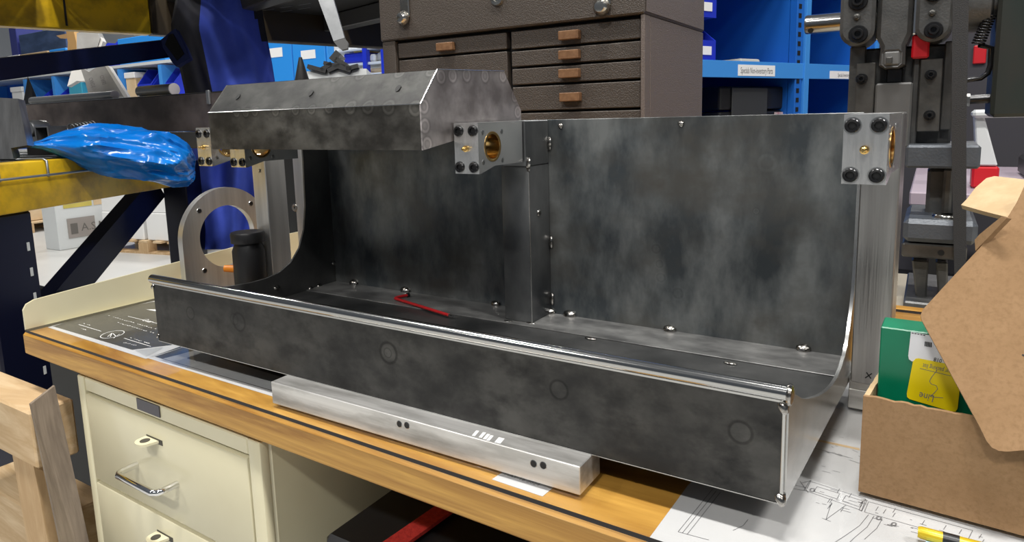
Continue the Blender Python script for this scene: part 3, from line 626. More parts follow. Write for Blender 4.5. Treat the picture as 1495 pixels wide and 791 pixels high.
# bottle
bt = thing('spray_bottle', (-0.100, 0.217, -0.025), 'black bottle with an orange nozzle standing between ring plate and post', 'bottle')
MB().lathe([(0, 0), (0.024, 0), (0.0255, 0.003), (0.0255, 0.095), (0.022, 0.104), (0.021, 0.108)], (-0.1, 0.217, -0.0249), (0, 0, 1), 28).build('body', blackp, bt, smooth=40)
MB().lathe([(0.021, 0.108), (0.026, 0.1085), (0.0265, 0.122), (0.025, 0.125), (0, 0.1255)], (-0.1, 0.217, -0.0249), (0, 0, 1), 28).build('cap', blackp, bt, smooth=40)
MB().lathe([(0, 0.017), (0.0055, 0.016), (0.0062, 0.002), (0.0062, -0.004), (0, -0.004)], (-0.121, 0.203, 0.040), (-0.85, -0.5, 0.05), 16).build('nozzle', orange, bt, smooth=40)

# ------------------------------------------------------------------ aluminium bar under the tray
bar = thing('aluminium_bar', (0.42, 0, -0.025), 'long square aluminium bar on the bench propping the front of the tray', 'bar')
MB().box(0.2425, 0.6065, -0.0215, 0.0165, -0.0249, -0.0006, 0.0007).build('bar', alu_bar, bar)
for px, py in ((583, 619), (594, 621), (779, 677), (793, 679.5)):
    q = at(px, py, y=-0.0216)
    MB().lathe([(0.0029, 0.0), (0.0027, 0.0003), (0, 0.0003)], (q.x, -0.0216, q.z), (0, -1, 0), 14).build('screw_hole', socketm, bar, smooth=30)
    MB().lathe([(0.0030, 0.0), (0.0030, 0.0002), (0.0034, 0.0)], (q.x, -0.0216, q.z), (0, -1, 0), 14).build('hole_rim', steel_edge, bar)
ns = []
for px, py in ((694, 633), (704, 635.5), (710, 638), (715, 640), (727, 643), (731, 644)):
    a = at(px - 3, py + 3, z=-0.0003); b = at(px + 3.5, py - 4.5, z=-0.0003); ns.append([a, b])
tag(strokes('filed_notches', ns, 0.0030, mat('bright_file_marks', (0.9, 0.9, 0.89), 0.4, 0.2), bar), kind='stuff')

# red hex key in the tray
hk = thing('hex_key', (0.23, 0.25, 0.0101), 'red coated bent hex key lying on the floor of the tray', 'hex key')
a, b, c = at(575, 435, z=0.013), at(655, 460, z=0.013), at(594, 431, z=0.013)
d = (b - a).normalized()
MB().path([c, c + (a - c) * .75, a + (c - a) * .12 + d * .001, a + d * .004, a + d * .010, b], 0.0022, 8).build('grip', red_coat, hk, smooth=60)
MB().path([b, b + d * 0.009], 0.0016, 6).build('tip', steel_edge, hk)
MB().path([c - (a - c).normalized() * 0.004, c], 0.0032, 10).build('tip', blackox, hk)

# ------------------------------------------------------------------ cardboard box with the green carton
bx = thing('cardboard_box', (0.90, 0.17, -0.025), 'open brown cardboard box standing on the drawing at the right', 'box')
BZ, BH = -0.0249, 0.0535
F0 = Vector((0.7925, 0.0905, 0)); FX = Vector((0.9975, -0.07, 0)).normalized(); FYv = Vector((0.12, 0.993, 0)).normalized()
MBX = Matrix(((FX.x, FYv.x, 0, F0.x), (FX.y, FYv.y, 0, F0.y), (0, 0, 1, 0), (0, 0, 0, 1)))
def torn(n, a, b, z, amp):  # a torn edge: little steps along the top
    return [(a + (b - a) * i / n, z + random.uniform(-amp, amp)) for i in range(n + 1)]
LBX, WBX = 0.25, 0.155
m = MB(MBX); m.prism([(0, BZ), (LBX, BZ)] + torn(60, LBX, 0, BH, 0.0006), 0.0, 0.0035, 'y'); m.build('front_panel', card, bx)
m = MB(MBX); m.prism([(0.0036, BZ), (WBX, BZ)] + torn(40, WBX, 0.0036, BH, 0.0006), 0.0, 0.0035, 'x'); m.build('side_panel', card_in, bx)
m = MB(MBX); m.prism([(0.0036, BZ), (WBX, BZ)] + torn(40, WBX, 0.0036, BH, 0.0006), LBX - 0.0035, LBX, 'x'); m.build('side_panel', card, bx)
m = MB(MBX); m.prism([(0.0036, BZ), (LBX - 0.0036, BZ)] + torn(60, LBX - 0.0036, 0.0036, BH, 0.0006), WBX - 0.0035, WBX, 'y'); m.build('back_panel', card, bx)
MB(MBX).box(0.0036, LBX - 0.0036, 0.0036, WBX - 0.0036, BZ, BZ + 0.0035).build('bottom_panel', card_in, bx)
# big raised flap leaning over the box: its plane comes towards the viewer at the bottom
def fl(px, py, n0, n):  # point on the flap plane
    r = RGT * ((px - CX) / FPX) - UPV * ((py - CY) / FPX) + FWD
    return C0 + r * ((n0 - C0).dot(n) / r.dot(n))
fn0 = at(1345, 460, y=0.106); _fa = at(1440, 655, y=0.070); _fb = at(1497, 270, y=0.150)
fn = (_fa - fn0).cross(_fb - fn0).normalized()
if fn.y > 0: fn = -fn
pts2 = [(1346, 468), (1344, 460), (1347, 452), (1380, 416), (1430, 362), (1471, 317), (1484, 296), (1497, 268), (1580, 240), (1600, 700), (1520, 668), (1496, 657), (1470, 659), (1458, 658), (1448, 653), (1440, 643), (1430, 622)]
pl = [fl(x, y, fn0, fn) for x, y in pts2]
m = MB(); m.slab(pl, -fn * 0.0038); m.build('lid_flap', card, bx)
n2v = Vector((-0.30, -0.36, 0.88)).normalized(); e0 = fl(1471, 317, fn0, fn)
pl = [fl(x, y, e0, n2v) for x, y in [(1471, 317), (1403 + 32, 308), (1403, 299), (1412, 290), (1424, 274), (1440, 260), (1452, 257), (1497, 262), (1560, 268), (1500, 276), (1484, 296)]]
m = MB(); m.slab(pl, -n2v * 0.0038); m.build('lid_tuck_flap', card_in, bx)
n3 = Vector((-0.75, -0.55, 0.2)).normalized(); e1 = fl(1424, 360, fn0 - fn * 0.004, fn)
pl = [fl(x, y, e1, n3) for x, y in [(1424, 366), (1423, 350), (1430, 342), (1462, 316), (1470, 318)]]
m = MB(); m.slab(pl, -n3 * 0.0038); m.build('lid_dust_flap', card, bx)
q = fl(1497, 507, fn0, fn) + fn * 0.0003; uu = Vector((0.95, -0.3, 0)).normalized(); vv = fn.cross(uu)
strokes('marker_curl', [[q + uu * 0.004 * math.cos(a) + vv * 0.006 * math.sin(a) for a in [2 * math.pi * i / 16 for i in range(17)]]], 0.0012, ink, bx, fn)

gb = thing('green_carton', (0.84, 0.16, -0.021), 'dark green carton with white and yellow stickers standing in the cardboard box', 'carton')
GY = 0.118
gl_, gr_ = at(1286, 480, y=GY), at(1420, 604, y=GY)
GM = Matrix.Translation((gl_.x, GY, 0)) @ Matrix.Rotation(math.atan2(-0.07, 0.9975) * 0.5, 4, 'Z')
GH = 0.1015
MB(GM).box(0.0, 0.105, 0.0, 0.030, -0.0213, GH, 0.0008).build('body', green_card, gb)
GMi = GM.inverted()
def gp(px, py, lift=0.0):
    nn = GM.to_3x3() @ Vector((0, -1, 0)); p0 = GM @ Vector((0, 0, 0))
    r = RGT * ((px - CX) / FPX) - UPV * ((py - CY) / FPX) + FWD
    return C0 + r * ((p0 - C0).dot(nn) / r.dot(nn)) + nn * lift
gn = GM.to_3x3() @ Vector((0, -1, 0))
def sticker(px, mt, name, lift, parent):
    m = MB(); m.slab([gp(x, y, lift) for x, y in px], gn * 0.0002); return m.build(name, mt, parent)
wl = sticker([(1330, 484), (1400, 497), (1400, 537), (1331, 527), (1327, 524), (1326, 519)], white_label, 'white_sticker', 0.0003, gb)
yl = sticker([(1337, 523), (1341, 522.5), (1400, 534), (1404, 541), (1398, 596), (1395, 600), (1389, 600), (1328, 582), (1324.5, 579), (1324, 574), (1333, 527)], yellow_label, 'yellow_sticker', 0.0006, gb)
L_ = [[gp(1343, 537, .001), gp(1388, 548, .001)], [gp(*p, .001) for p in ((1368, 540), (1360, 550), (1357, 556), (1360, 560), (1367, 562), (1369, 567), (1364, 573), (1358, 578), (1366, 579), (1377, 580))]]
strokes('pen_lines', L_, 0.0004, ink_soft, yl, gn)
ux_ = (gp(1350, 530) - gp(1388, 539)); uy_ = (gp(1362, 585) - gp(1366, 570))
text_part('caption', 'our packing list', 0.0050, gp(1391, 540, .001), ux_, uy_, ink_soft, yl, 0.0, squeeze=.62)
text_part('caption', 'Line', 0.0080, gp(1365, 577, .001), ux_, uy_, ink_soft, yl, 0.0, squeeze=.75)
ux2 = gp(1400, 500) - gp(1330, 487)
L_ = [[gp(1331 + i * 4.2, 485.4 + i * .8, .0008), gp(1334 + i * 4.2, 486.0 + i * .8, .0008)] for i in range(5)]
L_ += [[gp(1351 + i * 2.2, 498 + i * .35, .0008), gp(1350.6 + i * 2.2, 505 + i * .35, .0008)] for i in range(5)]
strokes('barcode', L_, 0.0007, ink, wl, gn)
text_part('caption', '018', 0.0045, gp(1376, 524, .0008), ux_, uy_, ink, wl, 0.0, squeeze=.8)

# yellow marker lying at the bottom edge
ym = thing('paint_marker', (0.85, 0.05, -0.025), 'yellow barrelled marker lying on the drawing by the cardboard box', 'marker')
a, b = at(1340, 776, z=-0.0205), at(1420, 797, z=-0.0205); d = (b - a).normalized()
MB().path([a, a + d * .002, a + d * .012, b + d * .05], [.0035, .0042, .0042, .0042], 14).build('barrel', mat('gold_barrel', (0.62, 0.44, 0.02), .3, .3), ym, smooth=50)
MB().path([a + d * .0145, a + d * .024], 0.0044, 14).build('collar', blackp, ym, smooth=50)
e = at(1352, 785, z=-0.0245)
m = MB(); sd = Vector((-d.y, d.x, 0)); m.slab([e, e + d * .07, e + d * .07 - sd * .03, e - sd * .03], (0, 0, .0008)); o = m.build('blue_card', screen_blue, origin=(e.x, e.y, -.0245)); tag(o, 'pale blue card lying in front of the yellow marker', 'card')

# ------------------------------------------------------------------ rear bench and brown tool chest
RB = -0.11
rb = thing('rear_bench', (0.7, 1.2, FLOOR_Z), 'lower bench behind the workbench carrying the tool chest and press', 'workbench')
MB().box(-0.32, 1.55, 0.735, 1.30, RB - 0.04, RB, 0.003).build('worktop', mat('pale_bench_top', (0.42, 0.37, 0.28), 0.5), rb)
for (lx, ly) in ((-0.28, 0.78), (1.45, 0.78), (-0.28, 1.22), (1.45, 1.22)):
    MB().box(lx, lx + 0.06, ly, ly + 0.06, FLOOR_Z, RB - 0.04).build('leg', cream, rb)
YC = 0.75
def cp(px, py): p = at(px, py, y=YC); return p
chest = thing('tool_chest', (0.07, 0.9, RB), 'brown wrinkle-painted machinist tool chest behind the tray', 'tool chest')
x0, x1 = cp(560, 100).x, cp(941, 100).x; yb = at(1026, 100, x=x1).y
xi0, xi1 = cp(577, 80).x, cp(935, 80).x; xm0, xm1 = cp(738, 70).x, cp(742, 70).x
zl = 0.5 * (cp(566.7, 59.5).z + cp(934.6, 20.7).z); ztop = zl + 0.125
MB().box(x0, x1, YC + 0.03, yb, RB, zl - 0.001, 0.002).build('case', chest_lit, chest)
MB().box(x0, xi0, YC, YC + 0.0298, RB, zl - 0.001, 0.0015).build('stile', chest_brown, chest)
MB().box(xi1, x1, YC, YC + 0.0298, RB, zl - 0.001, 0.0015).build('stile', chest_lit, chest)
MB().box(xi0, xi1, YC + 0.026, YC + 0.0299, RB + 0.0, zl - 0.001).build('recess', chest_black, chest)
lid = MB().box(x0 - 0.002, x1 + 0.001, YC - 0.004, yb + 0.002, zl, ztop, 0.003).build('lid', chest_brown, chest)
MB().box(x1 + 0.0012, x1 + 0.0022, YC + 0.004, yb - 0.004, zl + 0.004, ztop - 0.01, 0.0004).build('lid_lit_panel', chest_lit, lid)  # thin panel added to carry the lit tone on the lid end
rows = [zl - 0.004] + [0.5 * (cp(932, p).z + cp(932, p).z) for p in (57.5, 86.3, 116, 158.8, 200)] + [0.12, 0.03, -0.06]
def chest_drawer(xa, xb, za, zb, px, py):
    dr = MB().box(xa + 0.0025, xb - 0.0025, YC + 0.008, YC + 0.0255, za + 0.003, zb - 0.002, 0.0015).build('drawer', chest_brown, chest)
    xc = cp(px, py).x; zc = (za + zb) / 2 + 0.006 if py is None else cp(px, py).z
    MB().box(xc - 0.022, xc + 0.022, YC - 0.006, YC + 0.0079, zc - 0.0085, zc + 0.0085, 0.0012).build('pull', leather, dr)
pulls = [(831, 51), (831, 79.5), (831, 107), (832.5, 141.5)]
for i in range(len(rows) - 1):
    if i < 4: chest_drawer(xm1, xi1, rows[i + 1], rows[i], *pulls[i])
    else:
        zc = (rows[i] + rows[i + 1]) / 2
        dr = MB().box(xm1 + 0.0025, xi1 - 0.0025, YC + 0.008, YC + 0.0255, rows[i + 1] + 0.003, rows[i] - 0.002, 0.0015).build('drawer', chest_brown, chest)
        MB().box(cp(831, 100).x - 0.022, cp(831, 100).x + 0.022, YC - 0.006, YC + 0.0079, zc - .008, zc + .008, 0.0012).build('pull', leather, dr)
zr = cp(578, 87).z
chest_drawer(xi0, xm0, zr, rows[0], 650, 68)
dr = MB().box(xi0 + 0.0025, xm0 - 0.0025, YC + 0.008, YC + 0.0255, 0.15, zr - 0.002, 0.0015).build('drawer', chest_brown, chest)
dr = MB().box(xi0 + 0.0025, xm0 - 0.0025, YC + 0.008, YC + 0.0255, RB + 0.02, 0.146, 0.0015).build('drawer', chest_brown, chest)
for px, py, k in ((594, 18, 0), (884, 0, 0)):
    q = cp(px, py)
    lt = MB().box(q.x - 0.013, q.x + 0.013, YC - 0.009, YC - 0.0042, q.z - 0.012, q.z + 0.055, 0.002).build('latch', nickel, lid)
    MB().lathe([(0, 0.016), (0.010, 0.014), (0.016, 0.006), (0.016, 0.0)], (q.x - 0.003, YC - 0.009, q.z - 0.014), (0, -1, 0), 18).build('latch_hook', nickel, chest, smooth=40)
q = cp(728, -2)
MB().lathe([(0, 0.003), (0.006, 0.003), (0.007, 0.007), (0.014, 0.006), (0.016, 0.0)], (q.x, YC - 0.004, q.z), (0, -1, 0), 22).build('lock', nickel, lid, smooth=40)

# ------------------------------------------------------------------ blue shelving at the right rear
SU = Vector((0.41, 0.912, 0)).normalized(); SV = Vector((-SU.y, SU.x, 0))
S0 = at(1027, 100, d=2.1)
def sp_(px, py, dv=0.0):
    p0 = S0 + SV * dv; r = RGT * ((px - CX) / FPX) - UPV * ((py - CY) / FPX) + FWD
    return C0 + r * ((p0 - C0).dot(SV) / r.dot(SV))
def su(p): return (p - S0).dot(SU)
MS = Matrix(((SU.x, SV.x, 0, S0.x), (SU.y, SV.y, 0, S0.y), (0, 0, 1, 0), (0, 0, 0, 1)))
zt, zb = sp_(1027, 87.6).z, sp_(1027, 112.5).z
sh = thing('blue_shelving', (S0.x, S0.y, FLOOR_Z), 'bright blue steel shelving behind the tool chest', 'shelving')
u0, u1 = -0.30, 1.02
MB(MS).box(u0, u1, 0.42, 0.44, FLOOR_Z, 1.3).build('back_panel', blue_shelf, sh)
for zz in (zt, zt - 0.36, zt + 0.42):
    MB(MS).box(u0, u1, 0.003, 0.42, zz - 0.012, zz).build('shelf', blue_shelf, sh)
    MB(MS).box(u0, u1, -0.001, 0.003, zz - (zt - zb), zz + 0.001, 0.0008).build('shelf_lip', blue_lip, sh)
ua, ub = su(sp_(1166, 60)), su(sp_(1181, 60))
for (ka, kb) in ((ua, ub), (-0.30, -0.26), (0.98, 1.02)):
    MB(MS).box(ka + (kb - ka) * .55, kb, -0.006, 0.04, FLOOR_Z, 1.3, 0.001).build('upright', blue_lip, sh)
    up = MB(MS).box(ka - 0.01, ka + (kb - ka) * .5, 0.002, 0.030, FLOOR_Z, 1.3, 0.001).build('upright', blue_shelf, sh)
    MB(MS).box(ka - 0.01, ka + 0.004, 0.032, 0.42, FLOOR_Z, 1.3).build('divider_panel', blue_shelf, sh)
hole = None
for i in range(16):
    z_ = sp_(1160, 8 + i * 13.8).z; uu = ua + 0.006
    if hole is None:
        hm_ = MB(); hm_.box(-0.008, 0.008, -0.0006, 0.0006, -0.008, 0.008); hole = hm_.build('slot', chest_black, sh); hme = hole.data
        for v in hme.vertices: v.co += ORG[sh]
        hole.location = MS @ Vector((uu, 0.0015, z_)) - ORG[sh]; hole.rotation_euler = (0, 0, math.atan2(SU.y, SU.x))
    else: stamp('slot', hme, MS @ Vector((uu, 0.0015, z_)), sh, (0, 0, math.atan2(SU.y, SU.x)))
def shelf_label(px0, px1, py0, py1, txt, size):
    a = su(sp_(px0, py0)); b = su(sp_(px1, py0)); z1 = sp_((px0 + px1) / 2, py0).z; z0 = sp_((px0 + px1) / 2, py1).z
    l = MB(MS).box(a, b, -0.0022, -0.0012, z0, z1).build('shelf_label', white, sh)
    text_part('lettering', txt, size, MS @ Vector(((a + b) / 2, -0.0024, (z0 + z1) / 2 - size * .35)), SU, (0, 0, 1), ink, l, 0.0, 'CENTER', squeeze=.52)
shelf_label(1077, 1131, 95, 111, 'Specials Non-inventory Parts', 0.028)
shelf_label(1211, 1250, 104, 115, 'Specials Inventory', 0.020)
def hopper_bin(M, w, dep, h, mt, label, group, lab=True, name='parts_bin', tbl=True):
    p = M @ Vector((0, 0, 0)); t = thing(name, p, label, 'bin', group); T_ = 0.006 * max(1, w / .12)
    side = [(0, 0), (dep, 0), (dep, h), (dep * .38, h), (0, h * .48)]
    MB(M).prism(side, -w / 2, -w / 2 + T_, 'x').build('side_wall', mt, t); MB(M).prism(side, w / 2 - T_, w / 2, 'x').build('side_wall', mt, t)
    MB(M).box(-w / 2 + T_, w / 2 - T_, 0, T_, 0, h * .48).build('front_wall', mt, t)
    MB(M).box(-w / 2 + T_, w / 2 - T_, dep - T_, dep, 0, h).build('rear_wall', mt, t)
    MB(M).box(-w / 2 + T_, w / 2 - T_, T_, dep - T_, 0, T_).build('base', mt, t)
    if lab: MB(M).box(-w * .28, w * .28, -0.002, -0.0003, h * .14, h * .34).build('label_card', white, t)
    return t
ub_ = su(sp_(1036, 60, 0.03))
for k, nm in enumerate(('blue parts bin on the blue shelf, lower of the two by the tool chest', 'blue parts bin on the blue shelf, upper of the two by the tool chest')):
    hopper_bin(MS @ Matrix.Translation((ub_ - .02, 0.03, zt + 0.001 + k * 0.135)), 0.10, 0.24, 0.134, bin_blue, nm, None)
m = MB(MS); ua_ = su(sp_(1095, 85, .1)); m.box(ua_ - 0.05, ua_ + 0.06, 0.10, 0.22, zt + .0005, zt + 0.022, 0.008, 3); o = m.build('eraser_block', mat('cream_plastic', (.62, .60, .50), .5), origin=MS @ Vector((ua_, .15, zt))); tag(o, 'cream coloured pad lying on the blue shelf', 'pad')
# black power tool case on the lower shelf
zlow = zt - 0.36 + 0.001
tc = thing('tool_case', (sp_(1100, 150, .06) * 1.0), 'black tool case with red printed end on the blue shelf', 'tool case')
ca, cb = su(sp_(1051, 140, .05)), su(sp_(1156, 140, .05))
TM = MS
zc1 = sp_(1090, 126, .05).z
ORG[tc] = MS @ Vector(((ca + cb) / 2, .1, zlow)); tc.location = ORG[tc]
MB(TM).box(ca, cb, 0.05, 0.26, zlow, zlow + (zc1 - zlow) * .70, 0.008, 2).build('body', blackp, tc)
MB(TM).box(ca, cb, 0.05, 0.26, zlow + (zc1 - zlow) * .72, zc1, 0.008, 2).build('lid', blackp, tc)
MB(TM).box(ca + (cb - ca) * .14, ca + (cb - ca) * .62, 0.043, 0.0495, zlow + (zc1 - zlow) * .55, zc1 - 0.004, 0.003).build('latch_plate', mat('dark_grey_plastic', (.045, .047, .05), .45), tc)
MB(TM).box(cb - (cb - ca) * .26, cb - .012, 0.046, 0.0495, zlow + 0.02, zlow + (zc1 - zlow) * .68, 0.001).build('printed_panel', mat('faded_red_print', (.42, .10, .12), .5, var=(.6, .5, .5), vscale=(60, 60, 60)), tc)

# ------------------------------------------------------------------ press at the right
YM = 1.0
def mp(px, py, y=YM): return at(px, py, y=y)
press = thing('arbor_press', (0.8, 1.1, RB), 'black cast iron press with clamped ram guides behind the cardboard box', 'press')
def mbox(name, px0, px1, py0, py1, y0, y1, mt, bev=0.002, parent=None):
    a = mp((px0 + px1) / 2, py0, y0); b = mp((px0 + px1) / 2, py1, y0); l = mp(px0, (py0 + py1) / 2, y0); r = mp(px1, (py0 + py1) / 2, y0)
    return MB().box(l.x, r.x, y0, y1, b.z, a.z, bev).build(name, mt, parent or press)
def cyl_y(name, px, py, rpx, y, prof, mt, parent=None, n=24, sm=40):
    c = mp(px, py, y); s = abs(mp(px + rpx, py, y).x - c.x)
    return MB().lathe([(r * s, h) for r, h in prof], c, (0, -1, 0), n).build(name, mt, parent or press, smooth=sm)
def socket_bolt(px, py, rpx, y):
    b = cyl_y('bolt_boss', px, py, rpx, y, [(1.0, -0.01), (1.0, 0.003), (.92, 0.005), (.62, 0.005), (.60, 0.012), (.54, 0.014), (.33, 0.014), (.33, 0.004), (0, 0.004)], blackox)
    return b
# frame behind
mbox('frame', 1238, 1392, 68, 212, 1.02, 1.12, iron, 0.004)
mbox('guide_rail', 1239, 1262, 68, 168, 1.0, 1.0195, iron)
mbox('guide_rail', 1376, 1392, 60, 190, 1.0, 1.0195, iron)
mbox('gib_plate', 1249, 1277, 92, 168, 0.985, 0.9995, iron_plate, 0.0015)
mbox('gib_plate', 1341, 1374, 86, 192, 0.985, 1.0195, iron_plate, 0.0015)
mbox('ram', 1276, 1330, 121, 215, 0.975, 1.0195, mat('worn_grey_ram', (.13, .13, .128), .45, .4), 0.003)
mbox('ram_screw', 1294, 1318, 100, 121, 0.99, 1.015, blackox)
mbox('side_rail', 1330, 1340, 85, 215, 0.995, 1.0195, iron)
for px, py in ((1258, 115), (1359, 109), (1357, 168)): socket_bolt(px, py, 9, 0.984)
# clamp caps and the shaft eye
for (xa, xb, yo) in ((1231, 1281, 0), (1339, 1393, -6)):
    c = mp((xa + xb) / 2, 6 + yo); hw = (mp(xb, 6).x - mp(xa, 6).x) / 2; zb_ = mp((xa + xb) / 2, 69 + yo).z
    poly = []
    for i in range(13):
        a = math.pi + math.pi * i / 12; poly.append((c.x + hw * math.cos(a) * (1 if True else 1), zb_ + hw * .95 + hw * .95 * math.sin(a)))
    poly += [(c.x + hw * 1.0, c.z + 0.09), (c.x - hw * 1.0, c.z + 0.09)]
    MB().prism(poly, 0.955, 1.06, 'y', bev=0.006).build('clamp_cap', iron, press, smooth=35)
    socket_bolt((xa + xb) / 2 - 3, 50 + yo, 14.5, 0.9545); socket_bolt((xa + xb) / 2 - 3, 2 + yo * 2, 14.5, 0.9545)
    cyl_y('grease_nipple', (xa + xb) / 2 - 5, 25 + yo, 5.5, 0.9545, [(1, 0), (.9, .003), (.45, .004), (.4, .008), (0, .008)], iron_plate)
m = MB(); c = mp(1309, 0); hw = (mp(1334, 0).x - mp(1284, 0).x) / 2; zn = mp(1305, 66).z; zf = mp(1305, 101).z
poly = [(c.x - hw, c.z + .09), (c.x - hw, zn + .012), (c.x - hw * .72, zn - .004), (c.x - hw * .78, zf + .006), (c.x - hw * .70, zf), (c.x + hw * .66, zf), (c.x + hw * .74, zf + .006), (c.x + hw * .72, zn - .004), (c.x + hw, zn + .016), (c.x + hw, c.z + .09)]
m.prism(poly, 0.965, 1.06, 'y', bev=0.007); m.build('connecting_arm', iron, press, smooth=35)
mbox('arm_pad', 1287, 1317, 72, 98, 0.958, 0.9645, mat('bare_cast_grey', (.16, .16, .158), .5, .4), 0.006)
mbox('square_bolt', 1293, 1303, 83, 93, 0.948, 0.9575, iron_plate, 0.0015)
mbox('shaft_collar', 1280, 1285, -20, 58, 0.975, 1.05, chrome, 0.002); mbox('shaft_collar', 1333, 1340, -20, 50, 0.975, 1.05, chrome, 0.002)
a = mp(1176, 36.5, 1.0); b = mp(1240, 33.5, 1.0); rs = abs(mp(1200, 22, 1.0).z - mp(1200, 50, 1.0).z) / 2
MB().lathe([(0, 0), (rs * .92, 0), (rs, .003), (rs, 0.26)], a, (1, 0, 0), 32).build('drive_shaft', mat('bright_shaft', (.55, .54, .52), .2, 1, var=(.38, .37, .36), vscale=(3, 300, 300)), press, smooth=40)
MB().lathe([(0, 0), (.046, 0), (.050, .004), (.050, .05), (.030, .055), (.030, .066), (0, .066)], (mp(1394, 20, 1.0).x, 1.0, mp(1394, 8, 1.0).z), (1, 0, 0), 32).build('pulley_hub', iron, press, smooth=40)
q = mp(1183, 47, 0.985); MB().lathe([(0, .0004), (.005, .0004), (.005, 0)], (q.x, 1.0 - rs * .75, q.z + .003), (0, -.8, -.6), 14).build('shaft_dimple', chest_black, press)
# table, column, base
mbox('guide_block', 1322, 1432, 212, 246, 0.93, 1.10, iron_blue, 0.004)
mbox('column', 1352, 1400, 246, 322, 1.0, 1.07, iron, 0.006)
mbox('column_rod', 1376, 1390, 246, 322, 0.985, 0.9995, iron_plate, 0.004)
mbox('table', 1318, 1428, 322, 356, 0.90, 1.12, iron_blue, 0.008)
q = mp(1385, 324, 0.94); MB().lathe([(0.012, .006), (.024, .006), (.026, .003), (.026, 0)], (q.x, 0.945, mp(1373, 322, .9).z), (0, 0, 1), 24).build('table_washer', nickel, press, smooth=40)
mbox('table_bracket', 1316, 1412, 357, 378, 0.91, 1.12, iron_plate, 0.003)
q = mp(1374, 369, .909); MB().lathe([(0, .0003), (.005, .0003), (.005, -.002)], q, (0, -1, 0), 16).build('bracket_hole', chest_black, press)
for (pa, pb, pc, pd) in ((1331, 1356, 1340, 1352), (1366, 1384, 1372, 1384)):
    za = mp(1340, 378, .95).z
    la, lb = mp(pa, 380, .95).x, mp(pb, 380, .95).x; lc, ld = mp(pc, 450, .95).x, mp(pd, 450, .95).x
    MB().hexa([(lc, .95, RB), (ld, .95, RB), (ld, 1.0, RB), (lc, 1.0, RB), (la, .94, za), (lb, .94, za), (lb, 1.05, za), (la, 1.05, za)], .003).build('base_leg', iron, press)
mbox('base_foot', 1318, 1430, 445, 458, 0.90, 1.15, iron, 0.003)
# belt in front, guard, spring, hook
bt_ = thing('drive_belt', mp(1400, 300, .88), 'ribbed black strap hanging in front of the press', 'belt')
pl = [mp(1391, -20, .88), mp(1389, 190, .88), mp(1391, 300, .88), mp(1394, 420, .88)]; pr = [mp(1415, -20, .88), mp(1411, 190, .88), mp(1411, 300, .88), mp(1410, 420, .88)]
m = MB()
for i in range(3): m.slab([pl[i], pr[i], pr[i + 1], pl[i + 1]], (0, .012, 0))
m.build('strap', beltm, bt_)
gd = thing('machine_guard', mp(1480, 170, .95), 'dark green sheet guard at the right edge beside the belt', 'guard')
l, r = mp(1452, 80, .95), mp(1560, 80, .95)
MB().box(l.x, r.x, .95, 1.10, mp(1470, 171, .95).z, mp(1470, -40, .95).z, .006).build('cover', guard_green, gd)
c0, c1 = mp(1428, 64, .97), mp(1446, 20, .97)
d = (c1 - c0); n = 120; ax = d.normalized(); ux = ax.cross(Vector((0, 1, 0))).normalized(); uy = ax.cross(ux)
m = MB(); m.path([c0 + d * (i / n) + (ux * math.cos(2 * math.pi * 11 * i / n) + uy * math.sin(2 * math.pi * 11 * i / n)) * .0085 for i in range(n + 1)], .0019, 6); m.build('tension_spring', blackox, gd, smooth=70)
m = MB(); m.path([mp(1412, 117, .98), mp(1432, 114, .98), mp(1442, 107, .98), mp(1446, 95, .98), mp(1447, 70, .98), mp(1430, 66, .97)], .0045, 10); m.build('spring_hook', blackox, gd, smooth=60)
a = mp(1411, 146, .99); m = MB(); m.path([a, a + Vector((.05, 0, .002))], .008, 12); m.build('guard_stud', blackox, gd, smooth=50)
MB().lathe([(0, 0), (.011, 0), (.011, .005), (0, .005)], a, (1, 0, 0), 6).build('stud_nut', nickel, gd)
mbox('red_cover', 1331, 1357, 50, 85, 0.980, 0.9945, red, 0.003, press)

# things further back at the right
wt = thing('side_table', (1.5, 2.2, FLOOR_Z), 'mauve-grey table far behind the press', 'table')
MB().box(0.78, 2.5, 1.85, 2.9, -.02, .02, .004).build('tabletop', mauve, wt)
for lx, ly in ((0.82, 1.9), (2.4, 1.9), (0.82, 2.8), (2.4, 2.8)): MB().box(lx, lx + .05, ly, ly + .05, FLOOR_Z, -.02).build('leg', black_metal, wt)
q = at(1440, 255, y=1.75)
jr = thing('red_based_holder', (q.x + .02, 2.05, .02), 'off-white stand with a red base on the mauve table', 'stand')
zz = at(1440, 262, y=2.0).z
a_, b_ = at(1420, 240, y=2.0), at(1460, 240, y=2.0)
MB().box(a_.x, b_.x, 2.0, 2.1, .0205, at(1440, 243, y=2.0).z, .006).build('base', red, jr)
MB().hexa([(a_.x + .01, 2.0, at(1440, 242, y=2.0).z), (b_.x - .005, 2.0, at(1440, 242, y=2.0).z), (b_.x - .005, 2.1, at(1440, 242, y=2.0).z), (a_.x + .01, 2.1, at(1440, 242, y=2.0).z), (a_.x - .005, 2.0, at(1440, 165, y=2.0).z), (b_.x - .05, 2.0, at(1440, 165, y=2.0).z), (b_.x - .05, 2.1, at(1440, 165, y=2.0).z), (a_.x - .005, 2.1, at(1440, 165, y=2.0).z)], .004).build('stand_arm', offwhite, jr)
MB().box(a_.x - .01, b_.x + .06, 1.98, 2.1, at(1440, 172, y=2.0).z, at(1440, 160, y=2.0).z, .008).build('stand_head', offwhite, jr)
eq = thing('machine_cabinet', (1.7, 3.4, FLOOR_Z), 'dark equipment cabinet far behind the press', 'cabinet')
MB().box(.35, 3.2, 3.2, 3.8, FLOOR_Z, 1.0, .01).build('body', mat('charcoal_paint', (.03, .03, .035), .5), eq)
